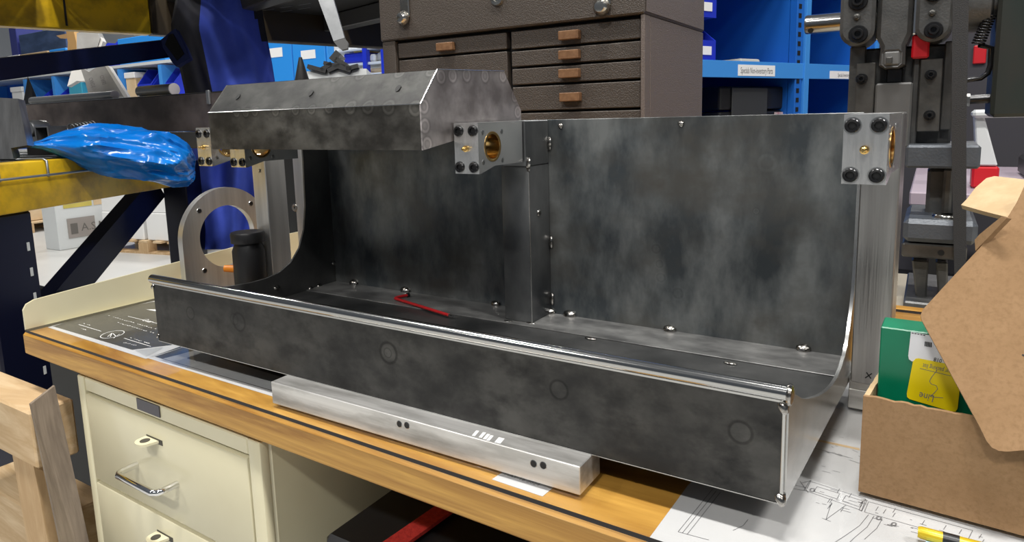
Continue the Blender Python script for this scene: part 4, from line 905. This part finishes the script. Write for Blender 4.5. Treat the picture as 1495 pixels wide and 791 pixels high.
for k in range(3): MB().box(.4 + k * .93, 1.30 + k * .93, 3.185, 3.1995, -.5, .9, .004).build('door', mat('charcoal_door', (.045, .043, .05), .45) if k == 0 else MATS['charcoal_door'], eq)
MB().box(at(1421, 80, y=3.17).x, at(1440, 80, y=3.17).x, 3.17, 3.1845, at(1430, 93, y=3.17).z, at(1430, 66, y=3.17).z, .004).build('red_panel', red, eq)
kb = thing('keyboard_tray', at(1440, 215, y=1.95), 'black flat case lying on the mauve table', 'case')
ORG[kb] = Vector((1.45, 2.4, .0205)); kb.location = ORG[kb]
MB().box(1.10, 1.8, 2.25, 2.6, .0205, .09, .01).build('shell', blackp, kb)

# ------------------------------------------------------------------ storage rack at the left
Sb, Eb = at(13, 313, d=1.3), at(271, 270, d=1.85)
RU = (Eb - Sb); RU.z = 0; RL = RU.length; RU.normalize(); RV = Vector((-RU.y, RU.x, 0))
if RV.dot(Sb - C0) < 0: RV = -RV
ZB0 = 0.110; ZB1 = 0.208
MR = Matrix(((RU.x, RV.x, 0, Sb.x), (RU.y, RV.y, 0, Sb.y), (0, 0, 1, 0), (0, 0, 0, 1)))
rack = thing('storage_rack', (Sb.x, Sb.y, FLOOR_Z), 'storage rack with yellow beam, navy uprights and wire deck left of the bench', 'rack')
MB(MR).box(-0.5, RL - 0.002, 0.0, 0.05, ZB0, ZB1, 0.004, 2).build('shelf_beam', yellow, rack, smooth=40)
MB(MR).box(-0.5, RL - 0.002, 0.85, 0.90, ZB0, ZB1, 0.004).build('shelf_beam', yellow, rack)
MB(MR).box(-0.5, RL - 0.002, 0.051, 0.849, ZB1 - 0.03, ZB1 - 0.004).build('deck_panel', black_metal, rack)
for u in [-0.36 + 0.115 * i for i in range(10)]:
    MB(MR).path([(u, 0.849, ZB1 + 0.003), (u, 0.004, ZB1 + 0.003), (u, -0.004, ZB1 - 0.001), (u, -0.0045, ZB1 - 0.034)], 0.0026, 8).build('deck_wire', wire_grey, rack, smooth=60)
MB(MR).path([(-0.5, -0.0075, ZB1 - 0.030), (RL * .62, -0.0075, ZB1 - 0.030)], 0.0026, 8).build('deck_wire', wire_grey, rack, smooth=60)
# near upright below the beam, perforated
l, r = at(-40, 430, d=1.34), at(54, 430, d=1.34)
uc = (at(10, 430, d=1.34) - Sb).dot(RU)
up = MB(MR).box(uc - 0.060, uc + 0.052, 0.01, 0.085, FLOOR_Z, ZB0 - 0.001, 0.004).build('upright', navy, rack)
for i in range(14):
    MB(MR).box(uc + 0.030, uc + 0.036, 0.0088, 0.0105, 0.03 - i * 0.052, 0.047 - i * 0.052).build('slot', offwhite, up)
MB(MR).box(RL, RL + 0.075, 0.0, 0.07, FLOOR_Z, ZB1 - 0.035, 0.003).build('upright', navy, rack)
a, b = at(222, 286, d=1.80), at(112, 418, d=1.56)
d = (b - a).normalized(); a2 = a - d * .04; b2 = b + d * 0.5
nrm = d.cross(Vector((RV.x, RV.y, 0))).normalized() * 0.034
MB().slab([a2 - nrm, b2 - nrm, b2 + nrm, a2 + nrm], RV * 0.04).build('diagonal_brace', navy, rack)
a, b = at(-20, 104, d=1.52), at(262, 69, d=1.95)
d = (b - a).normalized(); nrm = d.cross(RV).normalized() * 0.0245
MB().slab([a - nrm, b - nrm, b + nrm, a + nrm], RV * 0.03).build('horizontal_brace', navy_bar, rack)
# upper level: yellow beam then dark deck
A0, A1 = at(13, 38, d=1.8), at(560, 70, z=at(13, 38, d=1.8).z)
UU = (A1 - A0); UU.z = 0; UL = UU.length; UU.normalize(); UW = Vector((UU.y, -UU.x, 0))
MU = Matrix(((UU.x, UW.x, 0, A0.x), (UU.y, UW.y, 0, A0.y), (0, 0, 1, 0), (0, 0, 0, 1))); zu = A0.z
usp = (at(225, 49, z=zu) - A0).dot(UU)
urack = thing('overhead_rack', (A0.x, A0.y, FLOOR_Z), 'overhead rack level with a yellow beam end and black steel deck', 'rack')
MB(MU).box(-0.8, usp, -0.05, 0.0, zu, zu + 0.125, 0.004).build('upper_beam', yellow, urack)
MB(MU).box(usp + .001, UL + .25, -0.05, 0.0, zu, zu + 0.125, 0.004).build('upper_beam', mat('shaded_rack_beam', (.045, .030, .012), .5), urack)  # same beam further along, its shade put into the colour
for k in range(8):
    MB(MU).box(-0.8 + k * 0.30, -0.8 + k * 0.30 + 0.27, 0.001, 0.62, zu + 0.10, zu + 0.135, 0.003).build('deck_plank', black_metal, urack)
for k in range(3):
    MB(MU).box(usp + 0.15 + k * .42, usp + 0.20 + k * .42, 0.001, 0.64, zu + 0.045, zu + 0.098, 0.003).build('cross_member', mat('dull_grey_member', (.05, .048, .045), .5) if 'dull_grey_member' not in MATS else MATS['dull_grey_member'], urack)
for k in range(4): MB(MU).box(-0.35 + k * .16, -0.345 + k * .16, 0.001, 0.004, zu + 0.01, zu + 0.12).build('deck_wire', black_metal, urack)
for u in (-0.75, UL + .17): MB(MU).box(u, u + .08, -0.14, -0.052, FLOOR_Z, zu + .6, .004).build('upright', navy, urack)
sl = None
for i, (px, py) in enumerate(((392, 14), (392, 20), (418, 10), (418, 16), (444, 6), (444, 12))):
    q = at(px, py, z=zu + 0.0995)
    MB(Matrix.Translation(q)).box(-.028, .028, -.004, .004, -.0008, .0003).build('deck_slot', wire_grey, urack)
# jacket
jk = thing('work_jacket', at(325, 362, d=1.95), 'royal blue and navy work jacket hanging from the rack', 'jacket')
LB = [(-70, 268), (-30, 262), (0, 256), (40, 249), (90, 260), (135, 270), (200, 278), (240, 282), (300, 288), (364, 294)]
RBd = [(-70, 352), (-30, 368), (0, 381), (40, 387), (90, 397), (135, 404), (200, 395), (240, 386), (300, 376), (364, 366)]
def interp(t, y):
    for (a0, b0), (a1, b1) in zip(t, t[1:]):
        if a0 <= y <= a1: return b0 + (b1 - b0) * (y - a0) / (a1 - a0)
    return t[-1][1]
NU, NV = 60, 46
def jf(u, v):
    y = -5 + 369 * v
    if u < 0.5: s, fr = u * 2, 1
    else: s, fr = (1 - u) * 2, -1
    xl, xr = interp(LB, y), interp(RBd, y); px = xl + (xr - xl) * s
    fold = 0.020 * math.sin(s * 9.5 + v * 2.2) * (0.35 + v) + 0.014 * math.sin(s * 17 - v * 5 + 1) + 0.03 * noise.noise(Vector((s * 3, v * 5, 2)))
    dd = 1.95 - (0.055 * math.sin(math.pi * s) + fold * math.sin(math.pi * s) ** .5 if fr > 0 else -0.045 * math.sin(math.pi * s))
    return at(px, y, d=dd)
m = MB(); g = m.grid(jf, NU, NV, True)
jo = m.build('shell', [jacket_blue, jacket_navy], jk, smooth=180)
for p in jo.data.polygons:
    i = p.index % NU; j = p.index // NU; s = (i + .5) / NU; s = s * 2 if s < .5 else (1 - s) * 2; y = -5 + 369 * (j + .5) / (NV - 1)
    if (y < 150 and s < 0.30) or (y < 62 and s > 0.93 - max(0, (40 - y)) * .001) : p.material_index = 1
cuff = [(249, 46), (256, 42), (271, 70), (277, 85), (257, 97), (252, 92), (238, 70), (235, 58)]
o = MB().slab([at(x, y, d=1.86) for x, y in cuff], FWD * 0.02).build('cuff', mat('cuff_blue', (.012, .022, .10), .8), jk)
MB().slab([at(x, y, d=1.855) for x, y in [(246, 51), (252, 49), (268, 78), (258, 88), (241, 65)]], FWD * 0.0045).build('cuff_patch', velcro, jk)
# flat grey strap hanging from the overhead deck
st = thing('hanging_strap', at(500, 60, d=1.5), 'flat grey steel strap hanging from the overhead rack', 'strap')
MB().slab([at(x, y, d=1.5) for x, y in [(448, -45), (474, -45), (503, 55), (487, 60)]], FWD * .010).build('strap', grey_metal, st)
MB().slab([at(x, y, d=1.499) for x, y in [(487, 60.5), (503, 55.5), (508, 62), (507, 71), (499, 73), (493, 68)]], FWD * .010).build('hook_end', mat('dark_hook', (.12, .12, .12), .45, .6), st)

# long steel channel and tubes on the rack
qr, ql = at(330, 136.5, d=1.62), at(28, 150, y=at(330, 136.5, d=1.62).y)
YS = qr.y; zt2 = 0.5 * (qr.z + ql.z); zb2 = at(200, 193, y=YS).z
ch = thing('steel_channel', (0.5 * (ql.x + qr.x), YS, ZB1), 'long dark steel channel lying on the left rack behind the blue bag', 'channel')
MB().box(ql.x, qr.x, YS, YS + .004, zb2, zt2, .001).build('web', mat('brown_mill_scale', (.085, .068, .062), .36, .6, var=(.21, .175, .165), vscale=(8, 8, 10), rvar=.15), ch)
MB().box(ql.x, qr.x, YS, YS + .06, zt2 - .0035, zt2 + .0005, .001).build('flange', steel_edge, ch)
MB().box(ql.x + .02, qr.x, YS - .012, YS + .05, ZB1 + .0056, zb2 - .001, .002).build('lower_flange', mat('grey_lower_plate', (.14, .14, .14), .4, .7), ch)
q = at(302, 140, y=YS - .003); MB().box(q.x, q.x + .012, YS - .006, YS - .0005, zt2 - .03, zt2 + .004, .001).build('clip', grey_metal, ch)
for (xa, xb, py, nm, r_) in ((46, 168, 136.5, 'grey tube end', .0115), (205, 255, 132, 'grey tube end', .0150)):
    a = at(xa, py + (3 if xa < 100 else 1), y=YS + .03); b = at(xb, py - (0 if xa < 100 else 0), y=YS + .03)
    zc = zt2 + .0006 + r_
    lab = 'long grey round tube lying on the steel channel' if xa < 100 else 'short grey round tube lying on the steel channel beside the jacket'
    t = thing('round_tube', ((a.x + b.x) / 2, YS + .03, zc - r_), lab, 'tube')
    MB().path([(a.x, YS + .03, zc), (b.x, YS + .03, zc)], r_, 24).build('tube', mat('satin_tube', (.33, .33, .33), .3, .9) if 'satin_tube' not in MATS else MATS['satin_tube'], t, smooth=50)
    MB().lathe([(0, .0012), (r_ * .93, .001), (r_ * 1.05, 0), (r_ * 1.05, -.003)], (b.x, YS + .03, zc), (1, 0, 0), 24).build('end_cap', mat('pink_white_cap', (.72, .66, .66), .5) if 'pink_white_cap' not in MATS else MATS['pink_white_cap'], t, smooth=40)
# aluminium offcut, square tube, spring, all on the deck
m = MB(); pts = [at(x, y, d=1.38) for x, y in ((-30, 141), (26, 144), (40, 212), (16, 216), (20, 232), (-20, 232))]
m.slab(pts, FWD * .02); o = m.build('aluminium_offcut', alu_v, origin=at(10, 232, d=1.38)); tag(o, 'flat aluminium offcut standing at the left end of the rack', 'plate')
q = at(61, 195, d=1.52); s_ = .0165
t = thing('square_tube', (q.x, q.y, ZB1), 'short square steel tube with open end on the rack beside the blue bag', 'tube')
Mq = Matrix.Translation(q) @ Matrix.Rotation(math.radians(28), 4, 'Z')
for nm, bxs in (('wall', (-s_, s_, 0, .25, s_ - .003, s_)), ('wall', (-s_, s_, 0, .25, -s_, -s_ + .003)), ('wall', (-s_, -s_ + .003, 0, .25, -s_ + .003, s_ - .003)), ('wall', (s_ - .003, s_, 0, .25, -s_ + .003, s_ - .003))):
    MB(Mq).box(*bxs).build(nm, grey_metal, t)
MB(Mq).box(-s_ + .003, s_ - .003, .03, .035, -s_ + .003, s_ - .003).build('plug', chest_black, t)
MB(Mq).box(-s_ * 2.6, s_, .004, .2, ZB1 - q.z + .006, -s_ - .0005).build('support', black_metal, t)
MB(Mq).lathe([(0, 0), (.016, 0), (.019, .004), (.019, .05)], (-.034, -.0, .012), (0, 1, 0), 24).build('roller', grey_metal, t, smooth=40)
a, b = at(100, 187, d=1.56), at(136, 182, d=1.62); n = 90; d = b - a; ax = d.normalized(); ux = ax.cross(Vector((0, 0, 1))).normalized(); uy = ax.cross(ux)
m = MB(); m.path([a + d * (i / n) + (ux * math.cos(2 * math.pi * 7 * i / n) + uy * math.sin(2 * math.pi * 7 * i / n)) * .0085 for i in range(n + 1)], .0017, 6)
o = m.build('coil_spring', wire_grey, origin=(a.x, a.y, a.z), smooth=70); tag(o, 'grey coil spring peeping over the blue bag', 'spring')

# blue poly bag draped over the rack edge
T_ = [(36, 212, 1.5), (60, 211, 6), (75, 210, 12), (95, 211, 20), (120, 214, 28), (145, 217, 33), (170, 221, 35), (200, 225, 36), (225, 229, 36), (245, 233, 35), (260, 237, 32), (272, 241, 27), (279, 243, 20), (282, 244, 13)]
def bagf(u, v):
    k = v * (len(T_) - 1); i = min(int(k), len(T_) - 2); f = k - i
    px, py, hh = [T_[i][q] * (1 - f) + T_[i + 1][q] * f for q in range(3)]
    a = 2 * math.pi * u; dd = 1.40 + 0.24 * v
    sx = hh / 36
    cr1 = 1 - abs(noise.noise(Vector((math.cos(a) * 1.1 + 3, math.sin(a) * 1.1, v * 2.6)))) * 2.2      # creases: ridged noise, long along the bag
    cr2 = 1 - abs(noise.noise(Vector((math.cos(a) * 2.3, math.sin(a) * 2.3 + 7, v * 5.5)))) * 2.2
    bump = .16 * cr1 + .075 * cr2
    hh2 = hh * (0.94 + bump)
    return at(px + 4 * cr2 * v, py - hh2 * math.sin(a), d=dd - 0.055 * math.cos(a) * sx * (1 + 2.2 * bump))
m = MB(); g = m.grid(bagf, 90, 110, True); m._f(g[0]); m._f(g[-1][::-1])
o = m.build('poly_bag', bag_m, origin=at(165, 262, d=1.52), smooth=32); tag(o, 'crumpled translucent blue plastic bag draped over the yellow rack beam', 'bag')

# grey printed paper sack leaning behind the navy brace
sk = thing('paper_sack', at(150, 139, d=2.15), 'crumpled grey printed paper sack standing behind the navy brace', 'sack')
MB().slab([at(x, y, d=2.10) for x, y in [(117, 98), (130, 105), (142, 97), (155, 96), (182, 141), (130, 141), (124, 118)]], FWD * .03).build('front_fold', grey_paper, sk)
MB().slab([at(x, y, d=2.095) for x, y in [(153, 96), (158, 96), (187, 142), (181, 142)]], FWD * .02).build('rolled_edge', white_box, sk)
MB().slab([at(x, y, d=2.17) for x, y in [(106, 97), (122, 97), (124, 118), (112, 118), (98, 126)]], FWD * .02).build('side_fold', white_box, sk)
MB().slab([at(x, y, d=2.16) for x, y in [(112, 48), (140, 44), (146, 56), (140, 74), (134, 90), (118, 92), (112, 84)]], FWD * .03).build('top_fold', grey_paper, sk)
MB().slab([at(x, y, d=2.165) for x, y in [(134, 90), (140, 70), (147, 54), (150, 60), (144, 80), (140, 92)]], FWD * .02).build('top_edge', white_box, sk)
ts = at(146, 125, d=2.095) - at(137, 112, d=2.095)
for (px, py) in ((134.5, 112.5), (150.5, 109)):
    p_ = at(px, py, d=2.094); e_ = at(px + 6, py + 17, d=2.094) - p_
    text_part('print', 'CARDS' if px < 140 else 'CURBS', .018, p_, e_, e_.cross(FWD).normalized() * -1, ink_soft, sk, 0.0005, squeeze=.55)

# ------------------------------------------------------------------ far shelving with bins
YF = 4.4
def fp(px, py, y=YF): return at(px, py, y=y)
zlip = .5 * (fp(13, 113).z + fp(240, 88).z); zl2 = fp(130, 138).z - .10
fsh = thing('far_shelving', (fp(120, 100).x, YF, FLOOR_Z), 'long sky-blue shelving far across the warehouse at the left', 'shelving')
xa, xb = fp(-60, 100).x, fp(262, 100).x
MB().box(xa, xb, YF + .55, YF + .58, FLOOR_Z, zlip - .02).build('back_panel', blue_shelf, fsh)
for z_, nm in ((zlip, 'shelf'), (zl2, 'shelf'), (-.2, 'shelf')):
    MB().box(xa, xb, YF, YF + .55, z_ - .035, z_).build('shelf', offwhite if z_ == zlip else blue_lip, fsh)
for px in (-50, 36, 78, 176, 236):
    x_ = fp(px, 115).x
    MB().box(x_ - .035, x_ + .035, YF - .012, YF + .55, FLOOR_Z, zlip - .051).build('upright', blue_lip, fsh)
def far_box(px0, px1, py0, zbase, mt, label, cat='box', dep=.4, yo=.03, name='carton', group=None, lidm=None):
    a, b = fp(px0, py0 + 15, YF + yo), fp(px1, py0 + 15, YF + yo); zt_ = fp((px0 + px1) / 2, py0, YF + yo).z
    t = thing(name, ((a.x + b.x) / 2, YF + yo, zbase), label, cat, group)
    MB().box(a.x, b.x, YF + yo, YF + yo + dep, zbase + .001, zt_, .008).build('body', mt, t)
    if lidm: MB().box(a.x - .01, b.x + .01, YF + yo - .012, YF + yo + dep, zt_ - .06, zt_ + .012, .006).build('lid', lidm, t)
    return t
def far_bin(px0, px1, py0, zbase, label, mt=bin_blue):
    a, b = fp(px0, py0 + 15, YF + .02), fp(px1, py0 + 15, YF + .02); zt_ = fp((px0 + px1) / 2, py0, YF + .02).z
    return hopper_bin(Matrix.Translation(((a.x + b.x) / 2, YF + .02, zbase + .001)), (b.x - a.x) * .96, .40, min(max(zt_ - zbase, .12), (zlip - zl2 - .07) if zbase < zlip - .01 else 9), mt, label, None)
far_bin(62, 79, 127, zl2, 'small royal blue bin beside the black cone on the far shelf')
far_bin(86, 99, 126, zl2, 'narrow royal blue bin left of the teal tray on the far shelf')
far_bin(199, 221, 98, zl2, 'tall royal blue bin right of the tan carton on the far shelf')
far_bin(222, 236, 103, zl2, 'middle royal blue bin of the three nearest the jacket on the far shelf')
far_bin(240, 254, 98, zl2, 'royal blue bin closest to the jacket cuff on the far shelf')
far_bin(141, 156, 60, zlip, 'royal blue bin on top of the far shelf beside the grey sack')
far_bin(157, 171, 56, zlip, 'royal blue bin on top of the far shelf against the sky-blue panel')
far_box(184, 198, 107, zl2, tan_box, 'tan carton inside the far shelf between uprights', lidm=white_box)
far_box(101, 120, 120, zl2, mat('teal_plastic', (.05, .35, .50), .4), 'teal tray on the far shelf below the grey sack', 'tray', name='teal_tray')
far_box(18, 34, 128, zl2, white_box, 'white carton at the left end of the far shelf', lidm=white_box)
far_box(32, 72, 78, zlip, tan_box, 'wide tan carton on top of the far shelf', lidm=card_in)
far_box(14, 30, 82, zlip, tan_box, 'small tan carton at the left end on top of the far shelf', lidm=white_box)
far_box(73, 97, 71, zlip, blue_cab, 'sky-blue box on top of the far shelf beside the standing cardboard', name='blue_box')
far_box(172, 240, 52, zlip, blue_cab, 'long sky-blue panel box on top of the far shelf', name='blue_box', dep=.3)
far_box(28, 96, 45, zlip, mat('slate_blue_crate', (.02, .045, .11), .5, var=(.05, .09, .2), vscale=(3, 3, 8)), 'large slate-blue crate stacked at the back of the far shelf', name='crate', yo=.48, dep=.4)
far_box(14, 24, 40, zlip, mat('indigo_crate', (.03, .04, .22), .5), 'indigo crate at the left end of the far shelf', name='crate', yo=.48, dep=.4)
cd = thing('folded_cardboard', fp(103, 82), 'bent strip of tan cardboard standing on the far shelf', 'cardboard')
MB().slab([fp(x, y, YF - .02) for x, y in [(96, 43), (107, 43), (111, 60), (112, 82), (98, 84), (99, 62)]], (0, .06, 0)).build('strip', mat('orange_tan_card', (.55, .32, .12), .8), cd)
MB().slab([fp(x, y, YF - .021) for x, y in [(82, 52), (98, 49), (98, 56), (88, 56)]], (0, .05, 0)).build('flap', mat('orange_tan_card2', (.50, .30, .13), .8), cd)
MB().lathe([(.12, 0), (.1, .02), (0, .42)], (fp(53, 138).x, YF - .08, zl2 + .0), (0, 0, 1), 16).build('cone_marker', blackp, fsh, smooth=60)
# blue cabinets in the middle distance
bc = thing('blue_cabinet', (fp(430, 90).x, YF, FLOOR_Z), 'sky-blue cabinet with white door labels far behind the hood', 'cabinet')
a, b = fp(384, 90), fp(479, 90); zt_ = fp(430, 58).z + .3
MB().box(a.x, b.x, YF, YF + .10, FLOOR_Z, zt_, .01).build('body', blue_cab, bc)
for (p0, p1) in ((386, 429), (430, 477)):
    dd_ = MB().box(fp(p0, 90).x, fp(p1, 90).x, YF - .02, YF - .001, FLOOR_Z + .1, zt_ - .02, .006).build('door', blue_cab, bc)
for (p0, p1, y0_, y1_) in ((393, 415, 71.5, 85), (442, 463, 74.5, 87)):
    MB().box(fp(p0, 80).x, fp(p1, 80).x, YF - .024, YF - .0205, fp(p0, y1_).z, fp(p0, y0_).z).build('door_label', white, bc)
fs2 = thing('far_goods_shelf', (fp(525, 90, 5.4).x, 5.4, FLOOR_Z), 'crowded goods shelf with blue posts far behind the hood', 'shelving')
a, b = fp(470, 90, 5.4), fp(566, 90, 5.4)
for zz in (fp(520, 108, 5.4).z, fp(520, 92, 5.4).z, fp(520, 70, 5.4).z): MB().box(a.x, b.x, 5.4, 5.9, zz - .03, zz, .003).build('shelf', offwhite, fs2)
for px in (471, 534, 561): MB().box(fp(px, 90, 5.4).x - .03, fp(px, 90, 5.4).x + .03, 5.38, 5.44, FLOOR_Z, 2.2).build('post', bin_blue, fs2)
def goods(px0, px1, py0, py1, mt, label, cat='box', name='carton'):
    a, b = fp(px0, (py0 + py1) / 2, 5.43), fp(px1, (py0 + py1) / 2, 5.43)
    zs_ = [fp(520, q_, 5.4).z for q_ in (108, 92, 70)] + [fp(520, 77, 5.43).z]; zq = min(zs_, key=lambda z_: abs(z_ - fp((px0 + px1) / 2, py1, 5.43).z)) + .004
    o = MB().box(a.x, b.x, 5.45, 5.8, zq, fp(px0, py0, 5.43).z, .02).build(name, mt, origin=((a.x + b.x) / 2, 5.6, fp(px0, py1, 5.43).z)); tag(o, label, cat); return o
goods(499, 531, 78, 92, bin_blue, 'blue tub on the far goods shelf', 'tub', 'plastic_tub')
goods(512, 530, 70.5, 76.5, mat('mustard_carton', (.7, .45, .05), .6), 'mustard carton above the blue tub on the far goods shelf')
goods(537, 545, 79, 92, white_box, 'white carton right of the blue post on the far goods shelf')
goods(548, 558, 76, 92, grey_paper, 'grey carton beside the brown tool chest on the far goods shelf')
goods(537, 557, 100, 108, tan_box, 'flat tan carton low on the far goods shelf')
bp_ = thing('black_parts_tray', at(490, 106, d=2.9), 'white tray heaped with black brackets behind the hood', 'tray')
q0, q1 = at(448, 106, d=2.9), at(530, 100, d=2.9)
MB().slab([at(448, 116, d=2.9), at(535, 112, d=2.9), at(535, 100, d=2.9), at(448, 104, d=2.9)], FWD * .3).build('tray', offwhite, bp_)
for (x, y, rx, ry, ang) in ((462, 100, 14, 3, 15), (476, 97, 9, 3, -30), (500, 98, 13, 4, 18), (489, 82, 5, 8, 40), (514, 98, 9, 3, -15), (487, 99, 10, 3, -25), (497, 90, 9, 3, 30), (480, 93, 8, 2.5, 12)):
    ca, sa = math.cos(math.radians(ang)), math.sin(math.radians(ang))
    MB().slab([at(x + rx * u * ca - ry * v * sa, y + rx * u * sa + ry * v * ca, d=2.88) for u, v in ((-1, -1), (1, -1), (1, 1), (-1, 1))], FWD * .08).build('bracket', blackp, bp_)
cn = thing('black_cone', at(441, 112, d=2.6), 'black cone standing behind the hood', 'cone')
q = at(441, 118, d=2.6); zt_ = at(441, 84, d=2.6).z
MB().lathe([(.0, zt_ - q.z), (.006, zt_ - q.z), (.028, 0), (0, 0)], q, (0, 0, 1), 20).build('cone', black_metal, cn, smooth=60)
tb = thing('far_bench', at(480, 140, d=2.9), 'black stand behind the hood carrying the tray of brackets', 'stand')
zz = min(at(448, 116, d=2.9).z, at(535, 112, d=2.9).z); p_ = at(485, 115, d=2.95); ORG[tb] = Vector((p_.x, p_.y, FLOOR_Z)); tb.location = ORG[tb]
MB().box(p_.x - .45, p_.x + .3, p_.y - .35, p_.y + .35, zz - .06, zz - .03, .004).build('top', black_metal, tb)
MB().box(p_.x - .3, p_.x + .2, p_.y - .1, p_.y + .2, FLOOR_Z, zz - .06).build('pedestal', black_metal, tb)

# ------------------------------------------------------------------ pallets and boxes on the far floor
def pallet(x, y, w, dpt, rotz, label):
    t = thing('pallet', (x, y, FLOOR_Z), label, 'pallet', None)
    M = Matrix.Translation((x, y, FLOOR_Z)) @ Matrix.Rotation(rotz, 4, 'Z')
    for k in range(3): MB(M).box(-w / 2, w / 2, -dpt / 2 + k * (dpt - .1) / 2, -dpt / 2 + k * (dpt - .1) / 2 + .1, 0, .018).build('skid_board', pale_wood, t)
    for k in range(3):
        for j in range(3):
            MB(M).box(-w / 2 + j * (w - .12) / 2, -w / 2 + j * (w - .12) / 2 + .12, -dpt / 2 + k * (dpt - .1) / 2, -dpt / 2 + k * (dpt - .1) / 2 + .1, .019, .105).build('block', pale_wood, t)
    for k in range(7): MB(M).box(-w / 2 + k * (w - .1) / 6, -w / 2 + k * (w - .1) / 6 + .1, -dpt / 2, dpt / 2, .106, .125).build('deck_board', pine_x, t)
    return t, M
t, M = pallet(-5.55, 3.45, 1.15, .9, math.radians(12), 'wooden pallet under the white cartons on the far floor')
k = 0
for (u, v, w_, d_, h, zz) in ((-.28, -.2, .52, .42, .26, 0), (.28, -.2, .52, .42, .26, 0), (-.28, .22, .52, .4, .26, 0), (.28, .22, .52, .4, .26, 0), (-.28, 0, .52, .8, .24, .262), (.28, 0, .52, .8, .24, .262)):
    nm = ('near left lower', 'near right lower', 'rear left lower', 'rear right lower', 'left upper', 'right upper')[k]; k += 1
    o = MB(M).box(u - w_ / 2, u + w_ / 2, v - d_ / 2, v + d_ / 2, .126 + zz, .126 + zz + h, .006).build('white_carton', white_box, origin=M @ Vector((u, v, .126 + zz))); tag(o, nm + ' white carton of the stack on the far pallet', 'carton', 'white cartons on the far pallet')
t, M = pallet(-8.6, 3.45, 1.1, .9, math.radians(8), 'wooden pallet carrying a tan carton at the far left')
o = MB(M).box(-.3, .45, -.35, .3, .126, .62, .01).build('carton', tan_box, origin=M @ Vector((0, 0, .126))); tag(o, 'tan carton on the pallet at the far left', 'carton')
sg = thing('display_panel', at(120, 364, z=FLOOR_Z), 'white panel with yellow window and grey plate standing on the far floor', 'panel')
l, r = at(88, 366, z=FLOOR_Z), at(168, 352, z=FLOOR_Z)
ux = (r - l); ux.z = 0; wpan = ux.length; ux.normalize(); vx = Vector((-ux.y, ux.x, 0))
MP_ = Matrix(((ux.x, vx.x, 0, l.x), (ux.y, vx.y, 0, l.y), (0, 0, 1, FLOOR_Z), (0, 0, 0, 1)))
hp_ = .66
MB(MP_).box(0, wpan, 0, .25, .0, hp_, .006).build('panel', mat('frosted_white', (.62, .64, .64), .4), sg)
MB(MP_).box(wpan * .14, wpan * .64, -.006, -.0005, hp_ * .62, hp_ * .97).build('window', mat('yellow_pane', (.50, .42, .10), .4, var=(.62, .50, .10), vscale=(4, 4, 12)), sg)
MB(MP_).box(wpan * .68, wpan * .98, -.006, -.0005, hp_ * .62, hp_ * .97).build('window', tan_box, sg)
pt = MB(MP_).box(wpan * .17, wpan * .66, -.007, -.0005, hp_ * .16, hp_ * .46).build('plate', mat('taupe_plate', (.30, .27, .25), .5), sg)
MB(MP_).box(wpan * .22, wpan * .34, -.0095, -.0072, hp_ * .22, hp_ * .38).build('emblem', mat('dark_taupe', (.13, .12, .11), .5), pt)
text_part('lettering', 'A.S.M', .11, MP_ @ Vector((wpan * .40, -.0075, hp_ * .25)), ux, (0, 0, 1), MATS['dark_taupe'], pt, 0.0005)

# ------------------------------------------------------------------ timber crate beside the cabinet
cr = thing('timber_crate', (-0.28, 0.0, FLOOR_Z), 'rough pine crate standing left of the cream cabinet', 'crate')
YP = -0.06
def pp(px, py, y=YP): return at(px, py, y=y)
def plank(name, quad, yy, dep, mt):
    MB().slab([pp(x, y, yy) for x, y in quad], (0, dep, 0)).build(name, mt, cr)
n0, n1 = pp(45, 590), pp(88, 791); f0, f1 = at(80, 563, x=n0.x), at(130, 791, x=n1.x)
k_ = 1.9; n1 = n0 + (n1 - n0) * k_; f1 = f0 + (f1 - f0) * k_
l = pp(-60, 590); r = pp(45, 590); zt_ = pp(13, 590).z; zb_ = pp(13, 664).z
MB().box(l.x, n0.x - .008, YP, YP + .058, zb_, zt_, .003).build('cross_rail', pine_x, cr)
MB().slab([n0, f0, f1, n1], (-0.005, 0.0, 0)).build('side_board', grey_wood, cr)
plank('leg', [(18, 664), (46, 664), (70, 791), (90, 900), (52, 900), (40, 791)], YP + .004, .03, pale_wood)
l = pp(-60, 770); r = pp(44, 770)
MB().box(l.x, pp(40, 770).x, YP + .03, YP + .12, pp(13, 840).z, pp(13, 760).z, .003).build('lower_rail', pine_x, cr)
bkp = thing('dark_void_sheet', (-.5, .35, FLOOR_Z), 'added black sheet filling the dark void behind the timber crate', 'board')
MB().box(-1.0, -.195, .24, .26, FLOOR_Z, -.09, .003).build('board', black_metal, bkp)  # added sheet that keeps the gap beside the cabinet dark
ms = thing('mesh_basket', (-.27, .1, -.6), 'perforated metal basket beside the cabinet under the bench', 'basket')
ORG[ms] = Vector((-.26, .11, FLOOR_Z)); ms.location = ORG[ms]
for k in range(14): MB().box(-.32 + k * .0105, -.317 + k * .0105, .10, .103, FLOOR_Z, -.072).build('bar', mat('tan_mesh', (.20, .16, .11), .5) if k == 0 else MATS['tan_mesh'], ms)
for k in range(12): MB().box(-.32, -.18, .0965, .0995, -.085 - k * .012, -.082 - k * .012).build('bar', MATS['tan_mesh'], ms)
